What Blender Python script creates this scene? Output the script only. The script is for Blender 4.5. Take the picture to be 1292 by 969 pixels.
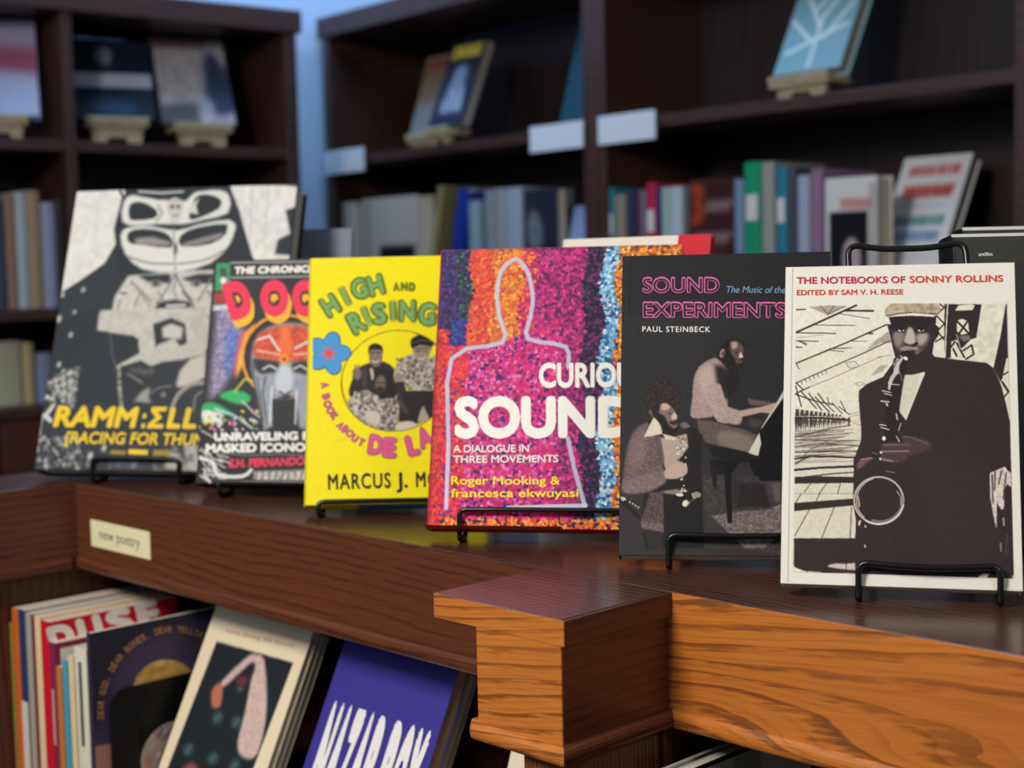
import bpy, bmesh, math, random
import numpy as np
from mathutils import Matrix, Vector

for o in list(bpy.data.objects): bpy.data.objects.remove(o)
COL = bpy.context.scene.collection
SC = bpy.context.scene
R = math.radians
Z0 = 1.07                       # counter top above the floor; heights below are given from the counter top

# ---------------------------------------------------------------- camera
F_PX, YAW, PITCH, ROLL, CH = 1818.86, R(44.549), R(4.432), R(-1.1984), 0.21
IW, IH = 1292, 969
def cam_axes():
    f = np.array([-math.cos(YAW)*math.cos(PITCH), math.sin(YAW)*math.cos(PITCH), -math.sin(PITCH)])
    r = np.cross(f, [0, 0, 1]); r /= np.linalg.norm(r); u = np.cross(r, f)
    c, s = math.cos(ROLL), math.sin(ROLL)
    return f, c*r+s*u, -s*r+c*u
CF, CR, CU = cam_axes()
cd = bpy.data.cameras.new('camera'); cam = bpy.data.objects.new('camera', cd); COL.objects.link(cam)
m = Matrix.Identity(4)
for i in range(3):
    m[i][0], m[i][1], m[i][2] = CR[i], CU[i], -CF[i]
m[0][3], m[1][3], m[2][3] = 0, 0, CH+Z0
cam.matrix_world = m
cd.sensor_width = 36; cd.lens = F_PX*36/IW; cd.clip_start = .05; cd.clip_end = 50
cd.dof.use_dof = True; cd.dof.focus_distance = .98; cd.dof.aperture_fstop = 6.3; cd.dof.aperture_blades = 0
SC.camera = cam
# ---------------------------------------------------------------- world and lights
w = bpy.data.worlds.new('room_light'); SC.world = w; w.use_nodes = True
w.node_tree.nodes['Background'].inputs[0].default_value = (.62, .78, 1, 1)
w.node_tree.nodes['Background'].inputs[1].default_value = .17
SC.view_settings.view_transform = 'Standard'; SC.view_settings.look = 'None'
SC.view_settings.exposure = 0; SC.view_settings.gamma = 1
def area(name, loc, target, size, power, col, sy=None):
    l = bpy.data.lights.new(name, 'AREA'); l.energy = power; l.color = col; l.size = size
    if sy: l.shape = 'RECTANGLE'; l.size_y = sy
    o = bpy.data.objects.new(name, l); COL.objects.link(o); o.location = loc
    o.rotation_euler = (Vector(target)-Vector(loc)).to_track_quat('-Z', 'Y').to_euler(); return o
LIGHTS = [
 area('ceiling_lamp_front', (-.75, -.85, 2.25), (-.6, .75, 1.05), .45, 38, (1, .94, .88)),
 area('ceiling_lamp_back', (-2.4, 1.75, 2.82), (-2.85, 2.3, 1.7), .8, 27, (.44, .68, 1)),
 area('fill_right', (1.3, .1, 2.2), (-1.0, .9, .9), .5, 7, (1, .95, .88)),  # added fill from the right, brightens the right-facing page edges
 area('window_daylight', (-1.9, -1.8, 2.4), (-1.9, 1.8, 1.3), 1.4, 14, (.72, .85, 1)),
]
# ---------------------------------------------------------------- helpers
def s2l(c):
    c = np.asarray(c, float)/255.
    return np.where(c <= .04045, c/12.92, ((c+.055)/1.055)**2.4)
def ray(x, y): return CF + CR*(x-IW/2)/F_PX - CU*(y-IH/2)/F_PX
CP = np.array([0, 0, CH])
def onz(x, y, z):
    d = ray(x, y); return CP + d*((z-CH)/d[2])
MATS = {}
def newmat(name):
    m = bpy.data.materials.new(name); m.use_nodes = True; MATS[name] = m
    return m, m.node_tree.nodes, m.node_tree.links, m.node_tree.nodes['Principled BSDF']
def mat(name, rgb, rough=.5, spec=.5, metal=0, var=.06, scale=40, bump=0):
    if name in MATS: return MATS[name]
    m, N, L, B = newmat(name)
    c = s2l(rgb)
    nz = N.new('ShaderNodeTexNoise'); nz.inputs['Scale'].default_value = scale; nz.inputs['Detail'].default_value = 3
    tc = N.new('ShaderNodeTexCoord'); L.new(tc.outputs['Object'], nz.inputs['Vector'])
    rp = N.new('ShaderNodeValToRGB'); L.new(nz.outputs['Fac'], rp.inputs[0])
    rp.color_ramp.elements[0].position = .3; rp.color_ramp.elements[1].position = .7
    rp.color_ramp.elements[0].color = (*(c*(1-var)), 1); rp.color_ramp.elements[1].color = (*np.minimum(c*(1+var), 1), 1)
    L.new(rp.outputs[0], B.inputs['Base Color'])
    B.inputs['Roughness'].default_value = rough; B.inputs['Specular IOR Level'].default_value = spec; B.inputs['Metallic'].default_value = metal
    if bump:
        b = N.new('ShaderNodeBump'); b.inputs['Strength'].default_value = bump; b.inputs['Distance'].default_value = .001
        L.new(nz.outputs['Fac'], b.inputs['Height']); L.new(b.outputs[0], B.inputs['Normal'])
    return m
def oak(name, light, mid, dark, axis='x', rough=.32, freq=110, seed=0, coat=.0, spec=.5, tilt=0, wave=5., relief=1., curve=0, stren=.85):
    """stained oak: thin dark growth lines, wandering lengthways, with short open pores; grain along the given axis"""
    m, N, L, B = newmat(name)
    def math_(op, a, b, c=None):
        n = N.new('ShaderNodeMath'); n.operation = op
        for i, v in enumerate((a, b, c)):
            if v is None: continue
            if isinstance(v, (int, float)): n.inputs[i].default_value = v
            else: L.new(v, n.inputs[i])
        return n.outputs[0]
    tc = N.new('ShaderNodeTexCoord'); mp = N.new('ShaderNodeMapping'); L.new(tc.outputs['Object'], mp.inputs[0])
    ai = 'xyz'.index(axis); mp.inputs['Rotation'].default_value = (0, tilt, 0)
    def noise(across, along, detail, off=0):
        q = N.new('ShaderNodeMapping'); L.new(mp.outputs[0], q.inputs[0]); sc = [across]*3; sc[ai] = along
        q.inputs['Scale'].default_value = sc; q.inputs['Location'].default_value = (seed*3.7+off, seed*1.3, seed*2.1+off)
        n = N.new('ShaderNodeTexNoise'); n.inputs['Scale'].default_value = 1; n.inputs['Detail'].default_value = detail
        n.inputs['Roughness'].default_value = .5; L.new(q.outputs[0], n.inputs['Vector']); return n.outputs['Fac']
    sep = N.new('ShaderNodeSeparateXYZ'); L.new(mp.outputs[0], sep.inputs[0]); S = sep.outputs
    across = math_('ADD', S[2], math_('MULTIPLY', S[1] if axis == 'x' else S[0], .9)) if axis != 'z' else math_('ADD', S[0], S[1])
    if curve: across = math_('MULTIPLY_ADD', math_('MULTIPLY', S[0], S[0]), curve, across)
    big = noise(7, 1.3, 1.6); med = noise(45, 7, 2, 5); fib = noise(900, 26, 2, 9); pore = noise(420, 42, 1.5, 3); tone = noise(14, 2.2, 2, 7)
    ph = math_('MULTIPLY_ADD', across, freq, math_('MULTIPLY_ADD', big, wave, math_('MULTIPLY', med, .9)))
    fr = math_('FRACT', ph, 0); fr2 = math_('FRACT', math_('MULTIPLY', ph, 2.63), 0)
    ln = math_('MULTIPLY_ADD', pore, .9, math_('SUBTRACT', fr, .45))          # ragged edge of the dark line
    r1 = N.new('ShaderNodeMapRange'); r1.interpolation_type = 'SMOOTHSTEP'; L.new(ln, r1.inputs[0]); r1.inputs[1].default_value = .58; r1.inputs[2].default_value = .95
    r2 = N.new('ShaderNodeMapRange'); L.new(math_('MULTIPLY_ADD', pore, .7, math_('SUBTRACT', fr2, .35)), r2.inputs[0]); r2.inputs[1].default_value = .6; r2.inputs[2].default_value = 1.0; r2.inputs[4].default_value = .42
    r3 = N.new('ShaderNodeMapRange'); L.new(fib, r3.inputs[0]); r3.inputs[1].default_value = .40; r3.inputs[2].default_value = .72
    mx = N.new('ShaderNodeMix'); mx.data_type = 'RGBA'; L.new(r3.outputs[0], mx.inputs[0]); mx.inputs[6].default_value = (*s2l(light), 1); mx.inputs[7].default_value = (*(s2l(mid)*.7+s2l(light)*.3), 1)
    mt = N.new('ShaderNodeMix'); mt.data_type = 'RGBA'; L.new(tone, mt.inputs[0]); L.new(mx.outputs[2], mt.inputs[6]); mt.inputs[7].default_value = (*s2l(mid), 1)
    fade = math_('MULTIPLY_ADD', noise(24, 3.5, 1.5, 21), 1.6, .0)
    dk = math_('MINIMUM', math_('MULTIPLY', math_('ADD', r1.outputs[0], r2.outputs[0]), fade), 1.)
    md = N.new('ShaderNodeMix'); md.data_type = 'RGBA'; L.new(math_('MAXIMUM', math_('MULTIPLY', dk, stren), 0.), md.inputs[0]); L.new(mt.outputs[2], md.inputs[6]); md.inputs[7].default_value = (*s2l(dark), 1)
    L.new(md.outputs[2], B.inputs['Base Color'])
    B.inputs['Roughness'].default_value = rough; B.inputs['Specular IOR Level'].default_value = spec
    B.inputs['Coat Weight'].default_value = coat; B.inputs['Coat Roughness'].default_value = .18
    b = N.new('ShaderNodeBump'); b.inputs['Strength'].default_value = .25*relief; b.inputs['Distance'].default_value = .0005
    L.new(math_('SUBTRACT', fib, dk), b.inputs['Height']); L.new(b.outputs[0], B.inputs['Normal'])
    return m
def vcmat(name, rough=.38, spec=.4):
    m, N, L, B = newmat(name)
    a = N.new('ShaderNodeVertexColor'); a.layer_name = 'Col'; L.new(a.outputs[0], B.inputs['Base Color'])
    B.inputs['Roughness'].default_value = rough; B.inputs['Specular IOR Level'].default_value = spec
    return m
def pagemat(name, rgb, axis=1, scale=900):
    m, N, L, B = newmat(name)
    tc = N.new('ShaderNodeTexCoord'); mp = N.new('ShaderNodeMapping'); L.new(tc.outputs['Object'], mp.inputs[0])
    sc = [8., 8., 8.]; sc[axis] = scale; mp.inputs['Scale'].default_value = sc
    nz = N.new('ShaderNodeTexNoise'); nz.inputs['Scale'].default_value = 1; L.new(mp.outputs[0], nz.inputs['Vector'])
    rp = N.new('ShaderNodeValToRGB'); L.new(nz.outputs[0], rp.inputs[0]); c = s2l(rgb)
    rp.color_ramp.elements[0].position = .35; rp.color_ramp.elements[0].color = (*(c*.62), 1)
    rp.color_ramp.elements[1].position = .6; rp.color_ramp.elements[1].color = (*c, 1)
    L.new(rp.outputs[0], B.inputs['Base Color']); B.inputs['Roughness'].default_value = .8
    return m
VC = vcmat('printed_cover', .5, .18); VCM = vcmat('matt_printed_cover', .7, .25)
PAGES = pagemat('page_edges', (228, 218, 196)); PAGESG = pagemat('grey_page_edges', (176, 170, 158))
WIRE = mat('black_coated_wire', (9, 9, 10), .28, .5, var=.02)
def link(name, me, parent=None, loc=None):
    o = bpy.data.objects.new(name, me); COL.objects.link(o)
    if parent: o.parent = parent
    if loc is not None: o.location = loc
    return o
def mesh(name, verts, faces, m, parent=None, loc=None, smooth=False):
    me = bpy.data.meshes.new(name); me.from_pydata([tuple(v) for v in verts], [], faces); me.materials.append(m)
    if smooth: me.polygons.foreach_set('use_smooth', [True]*len(me.polygons))
    me.update(); return link(name, me, parent, loc)
def bmobj(name, bm, m, parent=None, loc=None, smooth=False):
    me = bpy.data.meshes.new(name); bm.normal_update(); bm.to_mesh(me); bm.free()
    for mm in (m if isinstance(m, (list, tuple)) else [m]): me.materials.append(mm)
    if smooth: me.polygons.foreach_set('use_smooth', [True]*len(me.polygons))
    me.update(); return link(name, me, parent, loc)
def addbox(bm, a, b, bev=0, seg=2):
    r = bmesh.ops.create_cube(bm, size=1); vs = r['verts']
    for v in vs:
        v.co = Vector([(a[i]+b[i])/2+v.co[i]*(b[i]-a[i]) for i in range(3)])
    if bev:
        es = list({e for v in vs for e in v.link_edges})
        bmesh.ops.bevel(bm, geom=es, offset=bev, segments=seg, affect='EDGES', profile=.5)
def box(name, a, b, m, parent=None, bev=0, loc=None, seg=2):
    bm = bmesh.new(); addbox(bm, a, b, bev, seg); return bmobj(name, bm, m, parent, loc)
def tube(name, pts, r, m, parent=None, closed=False, n=8, bend=0):
    P = [Vector(p) for p in pts]
    if bend:                                   # round the corners of the wire
        Q = []; k = len(P)
        for i, p in enumerate(P):
            if not closed and i in (0, k-1): Q.append(p); continue
            a, c = P[i-1], P[(i+1) % k]; d1 = (a-p); d2 = (c-p)
            b1 = min(bend, d1.length*.45); b2 = min(bend, d2.length*.45)
            s, e = p+d1.normalized()*b1, p+d2.normalized()*b2
            for t in (0, .25, .5, .75, 1): Q.append(s*(1-t)**2+p*2*t*(1-t)+e*t*t)
        P = Q
    k = len(P); V = []; Fc = []
    up = None
    for i, p in enumerate(P):
        a = P[i-1] if (i or closed) else p; c = P[(i+1) % k] if (i < k-1 or closed) else p
        t = (c-a).normalized()
        if up is None: up = t.orthogonal().normalized()
        up = (up - t*up.dot(t)).normalized(); s = t.cross(up)
        for j in range(n):
            an = 2*math.pi*j/n; V.append(p+up*r*math.cos(an)+s*r*math.sin(an))
    for i in range(k if closed else k-1):
        i2 = (i+1) % k
        for j in range(n): Fc.append((i*n+j, i*n+(j+1) % n, i2*n+(j+1) % n, i2*n+j))
    if not closed: Fc += [tuple(range(n))[::-1], tuple((k-1)*n+j for j in range(n))]
    return mesh(name, V, Fc, m, parent, smooth=True)
def tag(o, label, cat, group=None):
    o['label'] = label; o['category'] = cat
    if group: o['group'] = group
    return o
def thing(name, label, cat, loc=(0, 0, 0), rot=(0, 0, 0), group=None):
    o = bpy.data.objects.new(name, None); COL.objects.link(o); o.empty_display_size = .03
    o.location = (loc[0], loc[1], loc[2]+Z0); o.rotation_euler = rot
    return tag(o, label, cat, group)
def struct(o): o['kind'] = 'structure'; return o

# ---- painted print: a small raster painter whose pixels become vertex colours of a flat grid lying on the cover
RNG = np.random.default_rng(4)
def vnoise(h, w_, cell):
    gy, gx = int(h/cell)+3, int(w_/cell)+3
    g = RNG.random((gy, gx)); y = np.arange(h)/cell; x = np.arange(w_)/cell
    yi, xi = y.astype(int), x.astype(int); fy, fx = (y-yi)[:, None], (x-xi)[None]
    fy = fy*fy*(3-2*fy); fx = fx*fx*(3-2*fx)
    return (g[yi][:, xi]*(1-fx)+g[yi][:, xi+1]*fx)*(1-fy)+(g[yi+1][:, xi]*(1-fx)+g[yi+1][:, xi+1]*fx)*fy
def blur(a, r):
    if r < .4: return a
    n = int(math.ceil(r*2)); k = np.exp(-.5*(np.arange(-n, n+1)/r)**2); k /= k.sum()
    p = np.pad(a, ((n, n), (0, 0)), 'edge'); a = sum(k[i]*p[i:i+a.shape[0]] for i in range(2*n+1))
    p = np.pad(a, ((0, 0), (n, n)), 'edge'); return sum(k[i]*p[:, i:i+a.shape[1]] for i in range(2*n+1))
def smooth_pts(P, k=4, closed=True):
    P = np.asarray(P, float); n = len(P); out = []
    for i in range(n if closed else n-1):
        if closed: a, b, c, d = P[i-1], P[i], P[(i+1) % n], P[(i+2) % n]
        else: a, b, c, d = P[max(i-1, 0)], P[i], P[i+1], P[min(i+2, n-1)]
        for t in np.arange(k)/k:
            out.append(.5*((2*b)+(-a+c)*t+(2*a-5*b+4*c-d)*t*t+(-a+3*b-3*c+d)*t**3))
    if not closed: out.append(P[-1])
    return np.array(out)
class Canvas:
    """covers local x0..x1, z0..z1 (metres); tf maps drawing points to local coordinates"""
    def __init__(s, x0, x1, z0, z1, res, base, tf):
        s.b = (x0, x1, z0, z1); s.w = int((x1-x0)*res); s.h = int((z1-z0)*res); s.res = res; s.tf = tf
        s.c = np.ones((s.h, s.w, 3))*np.array(base, float); s.fr = (0, 0, 1)
    def frame(s, ox, oy, sc): s.fr = (ox, oy, sc); return s
    def T(s, P):
        P = np.asarray(P, float); ox, oy, sc = s.fr
        q = s.tf(ox+P[:, 0]/sc, oy+P[:, 1]/sc)
        return np.stack([(q[:, 0]-s.b[0])*s.res, (s.b[3]-q[:, 1])*s.res], 1)
    def k(s):
        a = s.T([(0, 0), (10, 0)]); return np.linalg.norm(a[1]-a[0])/10
    def win(s, Q, pad):
        x0, y0 = np.floor(Q.min(0)-pad).astype(int); x1, y1 = np.ceil(Q.max(0)+pad).astype(int)+1
        return max(x0, 0), max(y0, 0), min(x1, s.w), min(y1, s.h)
    def put(s, M, wn, col, alpha, noise=0, cell=2):
        x0, y0, x1, y1 = wn
        if M.size == 0: return
        col = np.array(col, float)
        if noise:
            nz = (vnoise(M.shape[0], M.shape[1], cell)-.5)*2*noise
            col = col+nz[..., None]
        M = (M*alpha)[..., None]
        s.c[y0:y1, x0:x1] = s.c[y0:y1, x0:x1]*(1-M)+np.clip(col, 0, 255)*M
    def poly(s, P, col, soft=.45, alpha=1, sm=0, noise=0, cell=2):
        if sm: P = smooth_pts(P, sm)
        Q = s.T(P); sf = max(.4, soft*s.k()); wn = s.win(Q, sf*3+1); x0, y0, x1, y1 = wn
        if x1 <= x0 or y1 <= y0: return
        M = 0
        for ox, oy in ((.25, .25), (.75, .25), (.25, .75), (.75, .75)):
            X, Y = np.meshgrid(np.arange(x0, x1)+ox-.5, np.arange(y0, y1)+oy-.5); I = np.zeros(X.shape, bool)
            for a, b in zip(Q, np.roll(Q, -1, 0)):
                if a[1] == b[1]: continue
                cnd = (a[1] > Y) != (b[1] > Y)
                I ^= cnd & (X < (b[0]-a[0])*(Y-a[1])/(b[1]-a[1])+a[0])
            M = M+I*.25
        s.put(blur(M, sf), wn, col, alpha, noise, cell)
    def line(s, P, wd, col, alpha=1, soft=.3, sm=0, closed=False):
        if sm: P = smooth_pts(P, sm, closed)
        if closed: P = list(P)+[P[0]]
        Q = s.T(P); hw = wd*s.k()/2; wn = s.win(Q, hw+3); x0, y0, x1, y1 = wn
        if x1 <= x0 or y1 <= y0: return
        X, Y = np.meshgrid(np.arange(x0, x1), np.arange(y0, y1)); D = np.full(X.shape, 1e9)
        for a, b in zip(Q[:-1], Q[1:]):
            d = b-a; l = max(d@d, 1e-9); t = np.clip(((X-a[0])*d[0]+(Y-a[1])*d[1])/l, 0, 1)
            D = np.minimum(D, np.hypot(X-a[0]-t*d[0], Y-a[1]-t*d[1]))
        e = .6+soft*s.k(); M = np.clip((hw-D)/e+.5, 0, 1)*min(1, hw*2.2)
        s.put(M, wn, col, alpha)
    def ell(s, cx, cy, rx, ry, col, ang=0, soft=.45, alpha=1, noise=0, cell=2):
        t = np.linspace(0, 2*math.pi, 25)[:-1]; c, n = math.cos(R(ang)), math.sin(R(ang))
        s.poly([(cx+rx*math.cos(a)*c-ry*math.sin(a)*n, cy+rx*math.cos(a)*n+ry*math.sin(a)*c) for a in t], col, soft, alpha, 0, noise, cell)
    def specks(s, pts_box, n, rmin, rmax, cols, alpha=.9, seed=1, soft=.3):
        g = random.Random(seed); x0, y0, x1, y1 = pts_box
        for _ in range(n):
            s.ell(g.uniform(x0, x1), g.uniform(y0, y1), g.uniform(rmin, rmax), g.uniform(rmin, rmax), g.choice(cols), g.uniform(0, 180), soft, alpha)
    def grain(s, a, cell=1.5):
        s.c += ((vnoise(s.h, s.w, cell)-.5)*2*a)[..., None]
    def build(s, name, parent, y=-.0003, m=None, label=None):
        x0, x1, z0, z1 = s.b; W, H = s.w, s.h
        X, Z = np.meshgrid(np.linspace(x0, x1, W), np.linspace(z1, z0, H))
        co = np.stack([X.ravel(), np.full(W*H, y), Z.ravel()], 1)
        i = (np.arange(H-1)[:, None]*W+np.arange(W-1)[None]).ravel()
        fc = np.stack([i, i+W, i+W+1, i+1], 1).astype(np.int32); nf = len(fc)
        me = bpy.data.meshes.new(name); me.vertices.add(W*H); me.vertices.foreach_set('co', co.ravel().astype(np.float32))
        me.loops.add(nf*4); me.loops.foreach_set('vertex_index', fc.ravel())
        me.polygons.add(nf); me.polygons.foreach_set('loop_start', np.arange(0, nf*4, 4, dtype=np.int32))
        me.update(calc_edges=True); me.validate()
        ca = me.color_attributes.new('Col', 'FLOAT_COLOR', 'POINT')
        rgb = s2l(np.clip(s.c, 0, 255)).reshape(-1, 3); ca.data.foreach_set('color', np.concatenate([rgb, np.ones((W*H, 1))], 1).ravel().astype(np.float32))
        me.materials.append(m or VC); o = link(name, me, parent)
        if label: o['label'] = label
        return o

# ---- lettering
_fc = {}
def glyphs(txt, bold, shear, space=1.0):
    key = (txt, bold, shear, space)
    if key not in _fc:
        cu = bpy.data.curves.new('lettering', 'FONT'); cu.body = txt; cu.offset = bold; cu.shear = shear; cu.space_character = space
        cu.resolution_u = 4; cu.fill_mode = 'FRONT'
        o = bpy.data.objects.new('lettering', cu); COL.objects.link(o); bpy.context.view_layer.update()
        dg = bpy.context.evaluated_depsgraph_get(); me = bpy.data.meshes.new_from_object(o.evaluated_get(dg))
        n = len(me.vertices); v = np.empty(n*3); me.vertices.foreach_get('co', v); v = v.reshape(-1, 3)[:, :2]
        f = [tuple(p.vertices) for p in me.polygons]; bpy.data.objects.remove(o); bpy.data.curves.remove(cu); bpy.data.meshes.remove(me)
        _fc[key] = (v, f)
    return _fc[key]
def letter_mesh(items, tf, name, parent, m, y):
    """items: (txt, x0,y0, x1,y1, cap, bold, shear[, space]) baseline from (x0,y0) to (x1,y1) in drawing units, capital height cap"""
    V = []; Fc = []
    for it in items:
        txt, x0, y0, x1, y1, cap, bold = it[:7]; shear = it[7] if len(it) > 7 else 0; sp = it[8] if len(it) > 8 else 1
        v, f = glyphs(txt, 0, shear, sp); hv, _ = glyphs('H', 0, 0)
        if bold < 0: bold = 0
        mn, mx = v[:, 0].min(), v[:, 0].max(); H = hv[:, 1].max()-hv[:, 1].min(); b0 = hv[:, 1].min()
        d = np.array([x1-x0, y1-y0], float); L = np.linalg.norm(d); d /= L; n = np.array([d[1], -d[0]])
        kx, kb = bold*L/(mx-mn), bold/H*cap        # stroke gain: shifted copies of each letter, kept inside the same box
        kx = min(kx, kb*1.3); sx = (L-2*kx)/(mx-mn); sy = (cap-2*kb)/H
        for k in range(9 if kb else 1):
            ox, oy = (0, 0) if k == 8 or not kb else (kx*math.cos(k*math.pi/4), kb*math.sin(k*math.pi/4))
            a = (v[:, 0]-mn)*sx+kx+ox; b = (v[:, 1]-b0)*sy+kb+oy
            p = np.array([x0, y0])+a[:, None]*d+b[:, None]*n
            q = tf(p[:, 0], p[:, 1]); off = len(V)
            V += [(float(c[0]), y-k*4e-6, float(c[1])) for c in q]; Fc += [tuple(i+off for i in ff) for ff in f]
    return mesh(name, V, Fc, m, parent)
def flat(name, pts, tf, m, parent, y=-.0005):
    q = tf(np.array([p[0] for p in pts], float), np.array([p[1] for p in pts], float))
    bm = bmesh.new(); vs = [bm.verts.new((c[0], y, c[1])) for c in q]; f = bm.faces.new(vs); f.normal_update()
    if f.normal.y > 0: f.normal_flip()
    bmesh.ops.triangulate(bm, faces=[f]); return bmobj(name, bm, m, parent)

# ---- books
def book_tf(loc, yaw, lean):
    """photo pixel -> (x, z) on the cover plane"""
    u = np.array([math.cos(yaw), math.sin(yaw), 0]); n = np.array([-math.sin(yaw), math.cos(yaw), 0])
    v = np.array([0, 0, 1])*math.cos(lean)+n*math.sin(lean); nn = np.cross(u, v); P0 = np.array(loc, float)
    def tf(x, y):
        x = np.asarray(x, float); y = np.asarray(y, float)
        d = CF[None]+CR[None]*((x-IW/2)/F_PX)[..., None]-CU[None]*((y-IH/2)/F_PX)[..., None]
        t = ((P0-CP)@nn)/(d@nn); P = CP+d*t[..., None]-P0
        return np.stack([P@u, P@v], -1)
    return tf
def make_book(name, label, loc, yaw, lean, w, h, t, cover, spine_m=None, back_m=None, pages=None, hard=True, group=None, cat='book', pagename='page_block'):
    T = thing(name, label, cat, loc, (-lean, 0, yaw), group)
    c = .0024 if hard else .0006; ov = .003 if hard else 0
    box('front_cover', (0, 0, 0), (w, c, h), cover, T, bev=.0005 if hard else .0002, seg=1)
    box('back_cover', (0, t-c, 0), (w, t, h), back_m or cover, T, bev=.0005 if hard else .0002, seg=1)
    # spine: slightly rounded on hard covers
    bm = bmesh.new(); k = 6; pr = []
    for i in range(k+1):
        a = i/k; bul = (.003 if hard else .0004)*math.sin(math.pi*a); pr.append((-bul, a*t))
    vs = [[bm.verts.new((x, y, z)) for x, y in pr] for z in (0, h)]
    inn = [[bm.verts.new((.0015, y, z)) for x, y in pr] for z in (0, h)]
    for i in range(k):
        bm.faces.new((vs[0][i], vs[1][i], vs[1][i+1], vs[0][i+1])); bm.faces.new((inn[0][i], inn[0][i+1], inn[1][i+1], inn[1][i]))
        for q in (0, 1): bm.faces.new((vs[q][i], vs[q][i+1], inn[q][i+1], inn[q][i]))
    bmesh.ops.recalc_face_normals(bm, faces=bm.faces)
    bmobj('spine', bm, spine_m or cover, T, smooth=False)
    box(pagename, (.0015, c, ov), (w-ov-.0008, t-c, h-ov), pages or PAGES, T)
    return T, book_tf(loc, yaw, lean)
def make_stand(loc, yaw, lean, x0, x1, t, hs, label, tx0=None, tx1=None, sag=.0, lip=.014, r=.0021, rear=.085):
    T = thing('wire_book_stand', label, 'book stand', (loc[0], loc[1], 0), (0, 0, yaw), 'black wire stands under the display books')
    zb = loc[2]; ca, sa = math.cos(lean), math.sin(lean)
    def U(x, y, z): return (x, y*ca+z*sa, max(zb+z*ca-y*sa, r))
    tx0 = x0 if tx0 is None else tx0; tx1 = x1 if tx1 is None else tx1
    f = -.0055; b = t+.0035; zt = lip
    mid = [U(x0+(x1-x0)*q, f-.001, zt-sag*math.sin(math.pi*q)) for q in (.25, .5, .75)]
    def foot(x): return [(x, U(x, f, zt)[1]-.002, zb*.5+.002), (x, U(x, f, 0)[1]+.004, r), (x, U(x, b, 0)[1]-.004, r)]
    tube('front_lip', foot(x0)[::-1]+[U(x0, f, zt)]+mid+[U(x1, f, zt)]+foot(x1), r, WIRE, T, bend=.006)
    tm = [U(tx0+(tx1-tx0)*q, b, hs-sag*2*math.sin(math.pi*q)) for q in (.3, .7)]
    tube('back_frame', [(x0, U(x0, b, 0)[1]-.006, r), U(x0, b, .006), U(tx0, b, hs)]+tm+[U(tx1, b, hs), U(x1, b, .006), (x1, U(x1, b, 0)[1]-.006, r)], r, WIRE, T, bend=.008)
    g = .55
    p0, p1 = U(x0+(tx0-x0)*g, b+.004, hs*g), U(x1+(tx1-x1)*g, b+.004, hs*g)
    yr = p0[1]+rear*.55
    tube('rear_prop', [p0, (x0+.01, yr, r), (x1-.01, yr, r), p1], r, WIRE, T, bend=.008)
    return T
# ================================================================ setting
FLOOR = mat('grey_carpet', (84, 82, 86), .95, .1, var=.25, scale=300, bump=.5)
WALL = mat('pale_blue_wall', (176, 198, 226), .85, .2, var=.02, scale=6)
CEIL = mat('white_ceiling', (225, 228, 230), .9, .2, var=.03, scale=30)
struct(box('floor', (-4.2, -3, -.02), (2.5, 4, 0), FLOOR))
struct(box('ceiling', (-4.2, -3, 2.9), (2.5, 4, 2.92), CEIL))
PHR = R(-3.887); PHL = R(83.476)
OR_ = (-2.9332, 2.245); OL = (-2.6681, 1.9706)
def setwall(name, org, phi, s0, s1, off):
    o = box(name, (s0, off, 0), (s1, off+.05, 2.9), WALL); o.location = (org[0], org[1], 0); o.rotation_euler = (0, 0, phi)
    return struct(o)
setwall('wall_left', OL, PHL, -2.6, .92, .335)
setwall('wall_back', OR_, PHR, -.35, 3.4, .31)

# ---------------------------------------------------------------- near counter bookcase
TOPM = oak('dark_oak_top', (98, 58, 46), (74, 42, 34), (26, 14, 13), 'x', .28, 150, 1, coat=.22, wave=8, stren=.95)
TOPY = oak('dark_oak_cross_grain', (98, 58, 46), (74, 42, 34), (26, 14, 13), 'y', .28, 150, 2, coat=.22, wave=8, stren=.95)
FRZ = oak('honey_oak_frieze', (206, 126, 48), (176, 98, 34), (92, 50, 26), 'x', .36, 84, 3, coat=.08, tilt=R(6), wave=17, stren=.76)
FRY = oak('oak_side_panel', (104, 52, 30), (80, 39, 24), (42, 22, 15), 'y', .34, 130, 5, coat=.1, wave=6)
FRL = oak('dimmed_oak_frieze', (112, 62, 34), (86, 46, 27), (46, 26, 19), 'x', .36, 110, 9, coat=.08, wave=14, stren=.6)  # left frieze: light falling off to the left is put into a darker stain
STL = oak('oak_post', (130, 74, 34), (98, 54, 28), (42, 24, 15), 'z', .4, 260, 6)
PNL = oak('oak_inner_panel', (104, 56, 36), (80, 42, 28), (44, 24, 18), 'z', .45, 90, 7)
YF, XL, X2, X3, X2B, DP = .7236, -1.3905, -.7082, -.5929, -.6679, .1026
HF, TC = .0782, .0165
YB = 1.06
CT = thing('counter_bookcase', 'low stained oak bookcase in front whose polished top carries the display books', 'bookcase')
def cpart(name, a, b, m, bev=.0008, parent=None): return box(name, a, b, m, parent or CT, bev)
# top: boards mitred over the pilaster
cpart('top_board', (XL-.0, YF, -.012), (.55, YB, 0), TOPM, .0006)
cpart('top_board', (X2, YF-DP, -TC), (X3, YF-.0002, -.0001), TOPM, .0006)
cpart('cap_edge_board', (X2, YF-DP-.0008, -TC), (X3+.0028, YF-DP+.0004, -.0006), FRZ, .0002)
cpart('cap_side_board', (X3-.0004, YF-DP+.0006, -TC), (X3+.0030, YF-.0004, -.0006), FRY, .0002)
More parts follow.
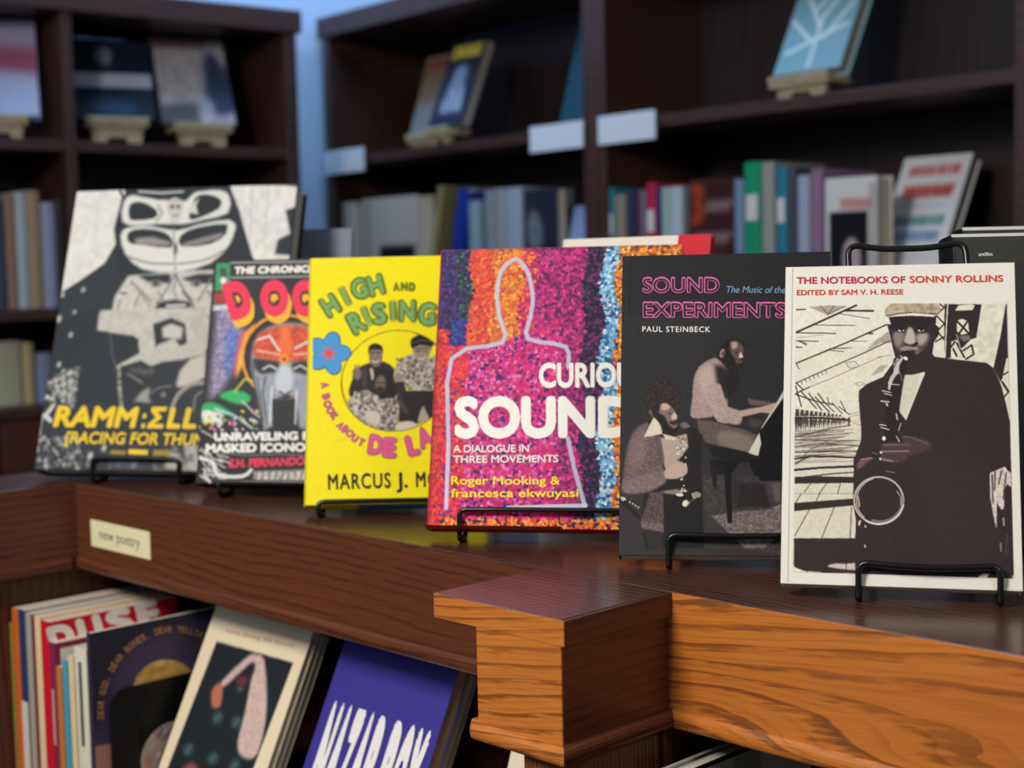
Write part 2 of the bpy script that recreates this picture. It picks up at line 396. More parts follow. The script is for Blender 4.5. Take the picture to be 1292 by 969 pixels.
# friezes
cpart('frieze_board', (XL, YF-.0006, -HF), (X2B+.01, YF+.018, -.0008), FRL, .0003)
cpart('frieze_board', (X3-.004, YF-.0006, -HF), (.55, YF+.018, -.0008), FRZ, .0003)
# pilaster block
cpart('pilaster_front', (X2B, YF-DP-.0004, -HF), (X3-.0002, YF-DP+.0012, -TC+.0002), FRZ, .0002)
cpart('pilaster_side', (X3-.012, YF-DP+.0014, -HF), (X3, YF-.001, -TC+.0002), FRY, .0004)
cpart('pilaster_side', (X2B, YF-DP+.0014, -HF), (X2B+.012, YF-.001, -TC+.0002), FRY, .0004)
def bullnose(name, p0, p1, out, z0, z1, m, proud=.007, endcap=0):
    """half-round moulding along p0->p1, bulging towards out"""
    bm = bmesh.new(); k = 8; rings = []
    p0, p1, out = Vector(p0), Vector(p1), Vector(out); ax = (p1-p0)
    L = ax.length; ax.normalize(); stations = [(0, 1), (L, 1)]
    if endcap: stations = [(-proud*math.sin(R(a)), math.cos(R(a))) for a in (88, 65, 40, 15)]+[(0, 1), (L, 1)]
    for d, sc in stations:
        ring = []
        for i in range(k+1):
            a = math.pi*i/k; o_ = proud*math.sin(a)**.7*sc if 0 < i < k else 0
            ring.append(bm.verts.new(p0+ax*d+out*o_+Vector((0, 0, (z0+z1)/2+(z1-z0)/2*math.cos(a)))))
        ring.append(bm.verts.new(p0+ax*d-out*.01+Vector((0, 0, z0)))); ring.append(bm.verts.new(p0+ax*d-out*.01+Vector((0, 0, z1))))
        rings.append(ring)
    for a, b in zip(rings, rings[1:]):
        n = len(a)
        for i in range(n): bm.faces.new((a[i], a[(i+1) % n], b[(i+1) % n], b[i]))
    bm.faces.new(rings[0]); bm.faces.new(rings[-1][::-1]); bmesh.ops.recalc_face_normals(bm, faces=bm.faces)
    return bmobj(name, bm, m, CT, smooth=False)
ZM0, ZM1 = -HF-.0125, -HF+.0002
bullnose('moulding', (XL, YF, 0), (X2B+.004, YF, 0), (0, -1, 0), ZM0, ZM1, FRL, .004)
bullnose('moulding', (X3+.003, YF, 0), (.55, YF, 0), (0, -1, 0), ZM0, ZM1, FRZ, .004)
def mitred(name, stations, m, proud):
    """half-round moulding through stations (point, outward vector, scale), mitred where the outward vector is diagonal"""
    bm = bmesh.new(); rings = []; k = 8
    for p, out, sc in stations:
        p, out = Vector(p), Vector(out); ring = []
        for i in range(k+1):
            a = math.pi*i/k; o_ = proud*math.sin(a)**.7*sc if 0 < i < k else 0
            ring.append(bm.verts.new(p+out*o_+Vector((0, 0, (ZM0+ZM1)/2+(ZM1-ZM0)/2*math.cos(a)))))
        ring.append(bm.verts.new(p-out*.006+Vector((0, 0, ZM0)))); ring.append(bm.verts.new(p-out*.006+Vector((0, 0, ZM1)))); rings.append(ring)
    for a, b in zip(rings, rings[1:]):
        n = len(a)
        for i in range(n): bm.faces.new((a[i], a[(i+1) % n], b[(i+1) % n], b[i]))
    bm.faces.new(rings[0]); bm.faces.new(rings[-1][::-1]); bmesh.ops.recalc_face_normals(bm, faces=bm.faces)
    return bmobj(name, bm, m, CT)
PR = .006
mitred('moulding', [((X2B-PR*math.sin(R(a)), YF-DP, 0), (0, -1, 0), math.cos(R(a))) for a in (88, 65, 40, 15)]+[((X2B, YF-DP, 0), (0, -1, 0), 1), ((X3, YF-DP, 0), (1, -1, 0), 1)], FRZ, PR)
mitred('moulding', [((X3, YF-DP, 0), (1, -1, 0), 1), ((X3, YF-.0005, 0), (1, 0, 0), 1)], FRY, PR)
# post, inner panels, lower shelf
cpart('post', (X2B+.0345, YF-DP+.006, -.94), (X3-.006, YF-.005, ZM0+.001), STL)
cpart('stile', (X2B+.036, YF+.001, -.94), (X3-.007, YF+.26, ZM0+.001), PNL)
cpart('lower_shelf', (-1.42, .60, -.355), (X2B+.034, YB-.02, -.331), TOPM)
cpart('lower_shelf', (X3+.001, .66, -.355), (.55, YB-.02, -.331), TOPM)
cpart('back_panel', (-1.42, YB-.02, -1.0), (.55, YB-.005, -.0125), PNL)
cpart('side_panel', (-1.425, .35, -1.0), (-1.405, YB-.02, -.0902), PNL)
cpart('side_panel', (.53, YF+.02, -1.0), (.55, YB-.02, -.0125), PNL)
cpart('plinth', (-1.42, .66, -1.07), (.55, YB-.02, -1.0), PNL)
RT = thing('counter_return', 'oak return of the bookcase meeting the long frieze in an inside corner at left', 'bookcase')
box('top_board', (-1.505, -.05, -.012), (XL-.0003, YB, 0), TOPY, RT, .0006)
box('frieze_board', (XL-.018, -.05, -HF), (XL+.0004, YF-.0008, -.0008), oak('red_oak_return', (116, 62, 40), (88, 46, 32), (50, 27, 20), 'y', .4, 130, 12), RT, .0003)
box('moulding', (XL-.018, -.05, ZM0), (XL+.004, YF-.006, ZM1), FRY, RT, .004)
box('end_panel', (-1.505, -.05, -1.07), (-1.426, YB, -.0125), PNL, RT, .0004)
box('under_panel', (-1.4255, -.05, -1.07), (XL-.004, .345, ZM0), PNL, RT, .0004)

# ---------------------------------------------------------------- far bookcases
BKW = oak('dark_far_oak', (52, 34, 32), (40, 26, 26), (20, 14, 16), 'z', .45, 30, 4)
BKF = oak('dark_far_edge', (78, 50, 42), (62, 38, 32), (36, 22, 20), 'x', .4, 60, 8)
def far_unit(name, label, org, phi, ups, shelves, top, depth, s0, s1, topth):
    T = thing(name, label, 'bookcase', (org[0], org[1], -Z0), (0, 0, phi))
    for a, b in ups: box('upright', (a, 0, 0), (b, depth, top+Z0-topth), BKF, T, .002)
    box('top_board', (s0-.01, -.01, top+Z0-topth), (s1+.01, depth, top+Z0), BKF, T, .003)
    box('back_panel', (s0, depth, .0), (s1, depth+.012, top+Z0-topth), BKW, T)
    ups = sorted(ups)
    for z, th in shelves:
        for (a, b), (c, d) in zip(ups, ups[1:]):
            if c-b > .1: box('shelf', (b, .004, z+Z0-th), (c, depth, z+Z0), BKF, T, .001)
    return T
FR = far_unit('tall_bookcase', 'tall dark bookcase across the back, right of the pale wall strip', OR_, PHR,
   [(0, .028), (.9395, .9700), (.9702, 1.0037), (1.8936, 1.93), (2.84, 2.87)], [(.505, .022), (.165, .022), (-.2, .022), (-.55, .022), (-.92, .03)], .852, .29, 0, 2.87, .05)
FL = far_unit('tall_bookcase', 'tall dark bookcase on the left wall, behind the large black and white book', OL, PHL,
   [(-.03, 0), (-.54, -.518), (-1.08, -1.05), (-1.62, -1.59)], [(.4957, .022), (.1557, .022), (-.92, .03)], .803, .29, -1.62, 0, .05)
box('ledge', (-1.6, -.012, -.062+Z0), (-.03, .10, -.039+Z0), BKF, FL, .002)
box('base_panel', (-.70, -.004, .1), (-.545, .02, -.063+Z0), oak('red_oak_base', (96, 46, 36), (76, 36, 30), (46, 22, 18), 'x', .5, 60, 14), FL, .001)
box('base_panel', (-.515, -.004, .1), (-.035, .02, -.063+Z0), MATS['red_oak_base'], FL, .001)

# ================================================================ display books (front row)
def P(name, rgb, rough=.5, spec=.2): return mat(name, rgb, rough, spec, var=.02, scale=120)
CREAM = P('cream_card', (226, 220, 204)); BLACKC = P('charcoal_card', (34, 33, 35), .5)
BK = {}
def disp(key, name, label, loc, yaw, lean, w, h, t, cover, lipx, slabel, hs, hard=True, **k):
    st = {a: k.pop(a) for a in ('tx0', 'tx1', 'sag', 'lip') if a in k}
    T, tf = make_book(name, label, loc, R(yaw), R(lean), w, h, t, cover, hard=hard, **k)
    make_stand(loc, R(yaw), R(lean), lipx[0], lipx[1], t, hs, slabel, **st)
    BK[key] = (T, tf, w, h); return T
disp('rollins', 'paperback_book', 'white paperback with a saxophonist photograph in a black suit', (-.5230, .7491, .0105), 31.05, 19.65, .1451, .2114, .018, P('white_card', (226, 222, 208)),
     (.048, .132), 'black wire stand whose front lip holds the white saxophonist paperback', .2345, False, sag=.0025, tx0=.040, tx1=.116)
disp('sound', 'paperback_book', 'charcoal paperback with pink outlined title and two musicians', (-.6624, .7537, .0100), 36.98, 21.46, .152, .2261, .017, BLACKC,
     (.035, .125), 'black wire stand whose front lip holds the charcoal pink-titled paperback', .2275, False, sag=.0012, tx0=.033, tx1=.092)
disp('curious', 'hardcover_book', 'hardcover covered in magenta and orange dots with a chalk body outline', (-.8453, .7358, .0115), 35.06, 18.72, .1975, .2303, .021, P('red_case', (190, 32, 60)),
     (.026, .165), 'black wire stand whose front lip holds the dotted magenta hardcover', .20)
disp('high', 'hardcover_book', 'bright yellow hardcover with hand-drawn green title and blue flower', (-1.0138, .7426, .0113), 44.30, 19.01, .157, .2277, .024, P('yellow_jacket', (243, 226, 0), .4),
     (.012, .13), 'black wire stand holding the bright yellow hardcover', .19, lip=.002)
disp('doom', 'hardcover_book', 'comic-style hardcover with red and yellow title and a grey metal mask', (-1.1945, .7463, .0140), 34.21, 16.99, .157, .2234, .030, P('black_jacket', (26, 27, 32), .4),
     (.026, .13), 'black wire stand holding the comic-style masked hardcover', .18, lip=.001)
disp('ramm', 'hardcover_book', 'largest hardcover, black and white photograph with slanted yellow title', (-1.4213, .6939, .0140), 32.60, 20.94, .2596, .3161, .030, P('offwhite_case', (40, 42, 46), .45),
     (.068, .165), 'black wire stand holding the largest black and white hardcover', .25, lip=.012)
# books standing behind the row
T, tf = make_book('hardcover_book', 'red and cream hardcover peeping over the dotted magenta book', (-.8809, .8930, .004), R(8), R(12), .15, .2395, .008, P('cream_case', (220, 212, 196)), back_m=P('red_band', (196, 24, 44)))
box('cover_band', (.119, -.0004, 0), (.1505, .0005, .2396), P('red_band', (196, 24, 44)), T)
T, tf = make_book('black_case', 'black glossy case behind the white saxophonist paperback at right', (-.5020, .9500, .004), R(45), R(10), .2, .2300, .035, P('glossy_black', (14, 15, 14), .35, .25), cat='case', pages=P('black_edges', (14, 14, 14), .4), hard=True, pagename='inner_block')
BK['case'] = (T, tf, .2, .2255)
T2, tf2 = make_book('black_case', 'second black case directly behind the glossy one, slightly taller', (-.517, .9950, .004), R(45), R(10), .2, .2360, .03, MATS['glossy_black'], cat='case', pages=MATS['black_edges'], pagename='inner_block')
BK['case2'] = (T2, tf2, .2, .2315)
T, tf = make_book('magazine', 'pale grey magazine standing right behind the largest hardcover', (-1.43, .86, .003), R(30), R(8), .215, .262, .006, P('grey_magazine', (128, 132, 150)), hard=False, cat='magazine')
T, tf = make_book('paperback_book', 'pale paperback hidden behind the yellow hardcover, only its top showing', (-1.21, .905, .003), R(14), R(8), .135, .217, .012, P('pale_grey_card', (176, 178, 184)), hard=False)
# ================================================================ cover art
def rect_local(tf, tl, br):
    q = tf(np.array([tl[0], br[0]], float), np.array([tl[1], br[1]], float)); return q[0, 0], q[1, 0], q[1, 1], q[0, 1]
INK = P('dark_ink', (30, 28, 30)); CRIM = P('crimson_ink', (196, 34, 72)); ORNG = P('orange_red_ink', (208, 70, 40))
WHT = P('white_ink', (238, 234, 224)); YEL = P('yellow_ink', (244, 204, 20)); PNK = P('pink_ink', (205, 92, 150)); PBL = P('pale_blue_ink', (120, 160, 196))

# ---- white paperback: saxophonist photograph
T, tf, w_, h_ = BK['rollins']
x0, x1, z0, z1 = rect_local(tf, (1004.6, 384.5), (1279, 730))
PAP = (221, 216, 194); BLK = (47, 36, 37)
C = Canvas(x0, x1, z0, z1, 2500, PAP, tf)
C.frame(990, 370, 4.278)
C.poly([(50, 50), (1200, 50), (1200, 300), (50, 300)], (226, 222, 204), 8, .6)
C.grain(7, 1.3); C.grain(6, 5)
# roof lines, upper left
L = C.line
L([(62, 212), (385, 66)], 11, BLK); L([(62, 90), (112, 88)], 7, BLK); L([(325, 94), (476, 96)], 11, BLK); L([(290, 110), (455, 137)], 4, BLK, .9)
C.poly([(130, 75), (235, 120), (330, 70), (240, 66)], (150, 140, 125), 2, .8); L([(190, 68), (235, 115), (265, 70)], 4, BLK, .7); L([(240, 110), (330, 72)], 4, BLK, .7)
L([(170, 172), (378, 174)], 5, BLK, .8); L([(62, 214), (200, 215), (275, 218)], 6, BLK); L([(65, 240), (210, 225)], 3, BLK, .4); L([(62, 257), (180, 259)], 6, BLK, .8); L([(80, 258), (115, 275)], 12, BLK, .6); L([(62, 290), (92, 292)], 7, BLK)
L([(62, 378), (330, 268), (548, 170)], 8, BLK); L([(62, 378), (78, 410)], 5, BLK); L([(240, 300), (360, 294)], 5, BLK, .8); L([(225, 305), (315, 315)], 5, BLK, .8); L([(355, 258), (440, 259)], 4, BLK, .8); L([(440, 216), (474, 218)], 8, BLK)
L([(62, 484), (240, 404), (420, 325), (580, 250)], 6, BLK); L([(500, 345), (576, 334)], 3, BLK, .6); L([(520, 262), (578, 268)], 3, BLK, .7)
C.poly([(435, 312), (480, 262), (560, 205), (578, 262), (520, 270)], (140, 128, 115), 3, .65, noise=30)
C.poly([(460, 448), (510, 392), (560, 385), (520, 425)], (140, 128, 115), 3, .6, noise=20)
for i in range(7): L([(90+i*22, 475-i*10), (94+i*22, 490-i*10)], 4, BLK, .8)
L([(110, 515), (250, 460), (390, 398), (520, 342)], 3, BLK, .7); L([(330, 375), (380, 368), (400, 395), (350, 405), (330, 378)], 4, (110, 100, 90), .8); L([(380, 488), (410, 478), (432, 488), (400, 500), (380, 488)], 4, (120, 110, 100), .7)
for a, b in (((62, 484), (100, 520)), ((62, 540), (135, 505)), ((60, 500), (90, 610)), ((85, 525), (170, 620)), ((130, 540), (200, 630)), ((165, 560), (240, 640)), ((180, 540), (215, 590)), ((215, 590), (268, 640)), ((255, 590), (310, 650)), ((290, 610), (350, 655)), ((60, 545), (160, 580)), ((160, 580), (260, 600)), ((230, 560), (240, 600)), ((300, 580), (330, 640))):
    L([a, b], 7 if a[0] < 200 else 5, BLK, .85)
g = random.Random(5)
for i in range(11):                                   # balusters of the promenade, shrinking to the vanishing point
    x = 60+i*27-i*i*.35; hh = 120-i*9
    C.poly([(x, 625+i*3), (x+18-i, 625+i*3), (x+20-i, 625+i*3+hh*.3), (x-4, 625+i*3+hh*.3)], BLK, 1, .85)
    C.poly([(x-6, 680+i*1.5), (x+8, 665+i*1.5), (x+20-i, 690), (x+18-i, 700+hh*.45), (x+8, 690), (x, 700+hh*.5)], BLK, 1.5, .85)
L([(58, 672), (200, 672), (350, 684)], 12, BLK, .9); L([(56, 775), (160, 750), (240, 728), (350, 712)], 9, BLK, .8, 1)
for i in range(40):
    x = g.uniform(60, 330); L([(x, 640+x*.1), (x+g.uniform(-6, 8), 690+g.uniform(0, 60-x*.15))], 4, BLK, .7)
C.poly([(338, 690), (342, 668), (350, 668), (354, 690), (350, 716), (342, 716)], BLK, 1); L([(352, 650), (405, 640)], 3, BLK, .5); L([(355, 690), (405, 712)], 3, BLK, .5); L([(350, 665), (400, 655)], 3, BLK, .5)
for i in range(26):
    y = 735+i*i*.14+i*2; L([(56+g.uniform(0, 80), y+12+g.uniform(-4, 8)), (220+g.uniform(-40, 180), y-6)], 3.5, BLK, .55)
# pavement, lower left
C.frame(990, 540, 4.278)
C.poly([(54, 20), (412, -60), (412, 90), (380, 600), (54, 600)], (196, 188, 165), 6, .35, noise=18)
for i in range(20):
    y = 10+i*9; L([(56, y+g.uniform(0, 14)), (g.uniform(180, 400), y-g.uniform(0, 12))], 3.5, BLK, .55)
L([(56, 100), (240, 85), (400, 95)], 6, BLK, .8); L([(56, 60), (330, 70), (400, 66)], 4, BLK, .7); L([(60, 200), (130, 120), (250, 60)], 4, BLK, .6); L([(56, 130), (400, 122)], 6, BLK, .8); L([(56, 165), (150, 150), (395, 158)], 10, BLK); L([(56, 190), (120, 160)], 7, BLK, .8)
L([(56, 224), (200, 212), (378, 205)], 13, BLK); L([(110, 262), (250, 245), (372, 237)], 8, BLK, .75)
C.poly([(54, 262), (180, 258), (372, 262), (372, 294), (54, 298)], BLK, 1.5)
C.poly([(52, 402), (372, 378), (372, 415), (52, 446)], BLK, 1.5)
L([(56, 352), (370, 352)], 3, BLK, .45)
for a, b in (((140, 298), (105, 345)), ((225, 298), (185, 352)), ((300, 298), (285, 350)), ((90, 352), (60, 400)), ((190, 352), (170, 390)), ((132, 440), (55, 578)), ((265, 430), (198, 594)), ((360, 425), (352, 590))): L([a, b], 5, BLK, .8)
C.poly([(50, 592), (385, 592), (395, 780), (120, 778), (50, 745)], BLK, 2)
C.poly([(50, 750), (110, 768), (195, 774), (190, 785), (50, 782)], (226, 220, 200), 2); L([(128, 765), (115, 782)], 4, BLK)
C.poly([(228, 742), (270, 728), (330, 730), (400, 722), (418, 728), (400, 762), (330, 760), (270, 752)], (214, 200, 190), 3, .95, sm=2, noise=25); L([(332, 728), (330, 760)], 4, BLK, .8)
# bridge steel, upper right
C.frame(990, 370, 4.278)
C.poly([(855, 60), (1058, 60), (1032, 250), (1000, 250), (930, 350), (860, 350)], BLK, 1)
C.poly([(812, 70), (860, 62), (858, 150), (850, 260), (835, 285), (800, 285), (810, 160)], PAP, 1)
for a, b in (((860, 75), (815, 120)), ((815, 120), (858, 165)), ((858, 165), (820, 205)), ((820, 205), (855, 250)), ((855, 235), (812, 262)), ((855, 75), (835, 60))): L([a, b], 8, BLK)
L([(876, 62), (868, 200), (862, 345)], 6, (215, 210, 195))
C.poly([(915, 94), (935, 66), (1000, 60), (1022, 66), (1010, 92)], PAP, 1)
C.poly([(925, 150), (950, 138), (985, 150), (992, 215), (950, 225), (925, 205)], PAP, 1); L([(925, 150), (988, 215)], 11, BLK); L([(985, 148), (935, 222)], 11, BLK); C.poly([(935, 232), (990, 225), (1000, 250), (960, 262)], (120, 105, 100), 3)
C.poly([(895, 262), (925, 250), (950, 300), (1000, 250), (1030, 240), (1060, 60), (1190, 60), (1125, 400), (1060, 372), (930, 358), (893, 348)], (216, 212, 190), 1.2, noise=14, cell=6)
for a, b in (((905, 300), (925, 340)), ((925, 270), (965, 345)), ((960, 310), (1005, 280)), ((1005, 280), (1015, 325)), ((975, 355), (1015, 330)), ((895, 290), (915, 262))): L([a, b], 10, BLK)
L([(925, 225), (945, 300)], 7, (150, 140, 130))
C.poly([(1188, 60), (1194, 60), (1200, 360), (1180, 440), (1160, 480), (1122, 400), (1160, 230)], BLK, 1)
C.poly([(1192, 350), (1210, 350), (1212, 700), (1190, 620), (1165, 500), (1175, 430)], (214, 208, 188), 1); L([(1175, 440), (1200, 425)], 8, BLK); L([(1170, 480), (1202, 530)], 12, BLK); L([(1200, 535), (1178, 560)], 8, BLK)
# suit
C.poly([(398, 560), (400, 525), (440, 490), (530, 450), (572, 390), (600, 370), (640, 400), (790, 340), (900, 355), (1085, 375), (1125, 405), (1165, 500), (1190, 600), (1212, 700), (1215, 1500), (380, 1500), (378, 1330), (398, 1050), (372, 980), (370, 900), (408, 800), (414, 760), (405, 660)], BLK, 1.2)
C.frame(990, 540, 4.278); C.poly([(410, 0), (1210, 0), (1240, 820), (395, 785), (382, 640), (384, 500), (368, 400), (370, 250), (410, 120)], BLK, 1.2)
C.poly([(700, 100), (1100, 200), (1150, 700), (760, 760)], (56, 42, 42), 40, .6)
# head
C.frame(1090, 380, 9.69)
C.poly([(278, 285), (330, 280), (300, 190), (880, 180), (870, 290), (915, 330), (905, 420), (850, 500), (830, 640), (860, 690), (740, 860), (600, 895), (450, 900), (440, 800), (380, 700), (340, 540), (320, 440)], BLK, 2)
C.poly([(350, 390), (420, 350), (520, 330), (575, 320), (640, 400), (760, 380), (800, 430), (770, 530), (660, 640), (560, 600), (470, 640), (400, 600), (360, 500)], (92, 74, 72), 14, .9, sm=2)
C.poly([(355, 400), (400, 380), (490, 400), (470, 480), (420, 560), (380, 540), (358, 470)], (150, 132, 122), 12, .85, sm=2)
C.poly([(640, 410), (770, 400), (760, 480), (700, 540), (650, 520)], (186, 168, 150), 14, .85, sm=2)
C.poly([(530, 340), (575, 325), (610, 400), (625, 500), (560, 530), (485, 495), (500, 440)], (200, 186, 166), 8, .9, sm=2)
C.poly([(475, 500), (550, 540), (640, 500), (655, 520), (600, 560), (540, 558)], (36, 26, 28), 4, sm=2)
C.poly([(430, 575), (520, 548), (600, 560), (660, 565), (640, 600), (560, 590), (470, 610)], (172, 152, 142), 8, .8, sm=2)
C.poly([(450, 630), (500, 600), (590, 600), (640, 640), (560, 665), (480, 680)], (40, 30, 32), 5, sm=2); L([(480, 602), (530, 592), (570, 604)], 9, (190, 168, 160), .7)
C.poly([(600, 640), (660, 600), (700, 600), (640, 655)], (130, 112, 106), 6, .7)
for cx in (450, 690):
    C.ell(cx, 352, 58, 30, (30, 24, 26), 5, 4); C.ell(cx-18, 362, 22, 10, (226, 216, 204), 20, 2); C.ell(cx+24, 360, 16, 8, (200, 190, 180), -10, 2); C.ell(cx+2, 352, 15, 15, (24, 20, 22), 0, 2)
L([(400, 318), (450, 300), (510, 316)], 16, (30, 22, 24), .9, 2, 3); L([(640, 316), (700, 306), (760, 330)], 16, (30, 22, 24), .9, 2, 3)
C.poly([(255, 175), (250, 110), (290, 60), (330, 30), (880, 30), (925, 60), (925, 130), (880, 175), (760, 140), (560, 130), (400, 150), (300, 182)], (176, 158, 134), 3, 1, noise=26, cell=5)
C.poly([(255, 180), (400, 150), (560, 135), (760, 145), (900, 150), (860, 165), (600, 145), (420, 160), (280, 188)], (40, 30, 30), 3)
C.poly([(312, 190), (380, 168), (560, 152), (740, 160), (860, 185), (840, 195), (560, 176), (400, 186), (330, 198)], (228, 220, 210), 2)
C.poly([(300, 196), (420, 188), (560, 180), (850, 196), (870, 260), (760, 300), (560, 290), (420, 300), (340, 320)], (38, 29, 31), 5)
# shirt
C.poly([(455, 905), (600, 900), (740, 862), (735, 900), (690, 990), (455, 990)], (204, 200, 178), 2)
C.frame(1080, 470, 10.77)
C.poly([(612, 30), (760, 30), (870, 5), (925, 0), (870, 150), (760, 420), (672, 648), (585, 530), (565, 440), (585, 200), (600, 100)], (206, 202, 180), 2, noise=8)
C.poly([(872, 0), (930, 0), (675, 650), (655, 600), (800, 280)], (222, 218, 198), 4, .8)
# saxophone
C.frame(990, 370, 4.278)
C.poly([(588, 350), (640, 345), (660, 380), (640, 470), (620, 600), (600, 800), (540, 800), (540, 620), (560, 480)], (38, 29, 30), 2)
for pts, wd in (([(622, 350), (602, 385), (600, 425)], 28), ([(600, 425), (578, 455), (566, 485)], 20), ([(566, 480), (562, 515)], 13), ([(525, 525), (570, 535)], 6), ([(535, 540), (575, 550)], 5), ([(518, 582), (560, 585)], 7), ([(548, 596), (552, 604)], 10), ([(565, 490), (615, 494)], 5), ([(512, 708), (545, 712)], 6), ([(518, 722), (560, 735)], 6), ([(600, 650), (606, 680)], 7), ([(625, 700), (612, 740)], 4), ([(600, 770), (618, 800)], 5)):
    L(pts, wd, (205, 192, 184), .95, .6)
L([(620, 352), (598, 372), (590, 400)], 5, BLK, .8); L([(606, 400), (624, 440), (630, 470)], 5, (190, 178, 170), .6); C.ell(650, 351, 13, 9, (232, 224, 214), 30, 1)
C.ell(534, 782, 10, 12, (236, 230, 220)); C.ell(616, 346, 12, 7, (60, 46, 46))
# hands
C.frame(990, 540, 4.278)
C.poly([(520, 100), (560, 80), (640, 78), (620, 40), (660, 45), (760, 65), (800, 90), (740, 130), (660, 150), (640, 180), (540, 180), (515, 160)], (78, 58, 58), 6, .85, sm=2)
for a, b in (((535, 90), (665, 88)), ((528, 128), (668, 124)), ((525, 162), (600, 178))): L([a, b], 12, (104, 80, 80), .8, 3); 
L([(525, 124), (665, 122)], 4, (190, 165, 158), .7, 1); L([(528, 170), (580, 178)], 5, (190, 165, 158), .8, 1); L([(520, 92), (600, 84)], 4, (150, 120, 116), .6, 1)
L([(640, 45), (700, 55), (770, 85)], 10, (120, 90, 96), .6, 4, 3)
C.poly([(385, 215), (400, 175), (440, 158), (480, 160), (440, 185), (410, 215)], (120, 84, 78), 4, .9, sm=2); L([(410, 168), (470, 160)], 6, (178, 136, 124), .8)
for x, y in ((518, 130), (515, 165)): C.ell(x, y, 6, 7, (230, 222, 212))
L([(545, 232), (590, 238)], 6, (140, 116, 110), .8); L([(470, 130), (500, 140)], 4, (180, 160, 150), .6)
t = np.linspace(0, 2*math.pi, 40)[:-1]
L([(506+132*math.cos(a), 388+126*math.sin(a)) for a in t], 9, (196, 182, 170), 1, .6, closed=True)
L([(512+122*math.cos(a), 386+116*math.sin(a)) for a in np.linspace(-.1, 1.9, 14)], 12, (140, 122, 114), .9, 1)
L([(506+134*math.cos(a), 388+128*math.sin(a)) for a in np.linspace(.2, 2.1, 14)], 8, (232, 224, 212), .9)
L([(512+126*math.cos(a), 388+122*math.sin(a)) for a in np.linspace(2.3, 4.4, 14)], 5, (220, 208, 196), .9)
L([(395, 370), (402, 420)], 9, (200, 186, 172), .8, 1); L([(605, 340), (625, 370), (625, 410)], 8, (170, 150, 138), .8, 2)
for x, y, r in ((402, 508, 9), (434, 528, 6), (432, 634, 7), (424, 742, 6)): C.ell(x, y, r*.6, r*1.2, (228, 220, 210))
C.poly([(395, 520), (404, 494), (412, 495), (402, 528)], (210, 196, 186), 1)
C.poly([(1103, 240), (1185, 206), (1195, 225), (1215, 240), (1218, 318), (1195, 300), (1180, 330), (1178, 430), (1165, 440), (1140, 400), (1138, 545), (1122, 470), (1104, 370)], (208, 196, 184), 1.5, noise=22, cell=3)
for a, b in (((1130, 235), (1128, 330)), ((1165, 230), (1150, 300)), ((1115, 250), (1120, 400)), ((1190, 240), (1175, 380))): L([a, b], 9, BLK, .7)
L([(1176, 485), (1178, 520)], 9, (190, 176, 168), .8); L([(1160, 620), (1162, 660)], 8, (160, 146, 140), .7); L([(1195, 570), (1190, 680)], 8, (86, 60, 66), .8)
C.poly([(1042, 795), (1070, 782), (1100, 782), (1085, 805), (1050, 812)], (214, 202, 196), 1); C.ell(1230, 800, 8, 10, (200, 190, 180))
C.grain(5, 1.2)
C.build('cover_photograph', T)
letter_mesh([('THE NOTEBOOKS OF', 1005.3, 358.4, 1142, 357.2, 8.6, .022)], tf, 'title_lettering', T, CRIM, -.0004)
letter_mesh([('SONNY ROLLINS', 1147.5, 357, 1265.5, 355.6, 8.6, .022)], tf, 'title_lettering', T, ORNG, -.0004)
letter_mesh([('EDITED BY SAM V. H. REESE', 1005.2, 372.6, 1139.5, 371.6, 6.6, .018)], tf, 'editor_lettering', T, ORNG, -.0004)
def hinge(T, tf, x, h, col): box('hinge_crease', (x, -.00022, .001), (x+.0006, -.00005, h-.001), col, T)
hinge(T, tf, .0042, .2114, P('crease_grey', (196, 192, 180)))

# ---- charcoal paperback: two musicians
T, tf, w_, h_ = BK['sound']
x0, x1, z0, z1 = rect_local(tf, (781, 400), (1058, 703.5)); x0 = .0003; z0 = .0004; x1 = .1517
C = Canvas(x0, x1, z0, z1, 2400, (42, 41, 43), tf)
PK = (176, 152, 144); DK = (26, 25, 26); MID = (92, 80, 78)
C.frame(780, 460, 4.036); C.poly([(0, 600), (860, 500), (1200, 600), (1200, 1000), (0, 1000)], (58, 54, 53), 30, .5)
# stage floor and rug
C.poly([(420, 560), (840, 580), (1150, 600), (1150, 1000), (640, 940), (440, 760)], (66, 60, 59), 8, .8, noise=14, cell=4)
C.poly([(470, 768), (600, 745), (760, 735), (840, 700), (1150, 700), (1150, 780), (830, 850), (740, 932), (640, 930)], (118, 106, 104), 3, .9, noise=30, cell=3)
L([(470, 768), (640, 934)], 6, (180, 168, 160)); L([(640, 934), (740, 932)], 4, (160, 148, 142)); L([(740, 930), (780, 885), (830, 868)], 5, (150, 140, 136)); L([(430, 700), (530, 735), (640, 700)], 4, (110, 100, 98), .7)
L([(500, 800), (560, 850)], 6, (60, 54, 54), .6); L([(590, 830), (700, 860), (800, 800)], 7, (90, 80, 80), .6)
C.poly([(440, 780), (470, 770), (640, 935), (440, 935)], (58, 53, 52), 3)
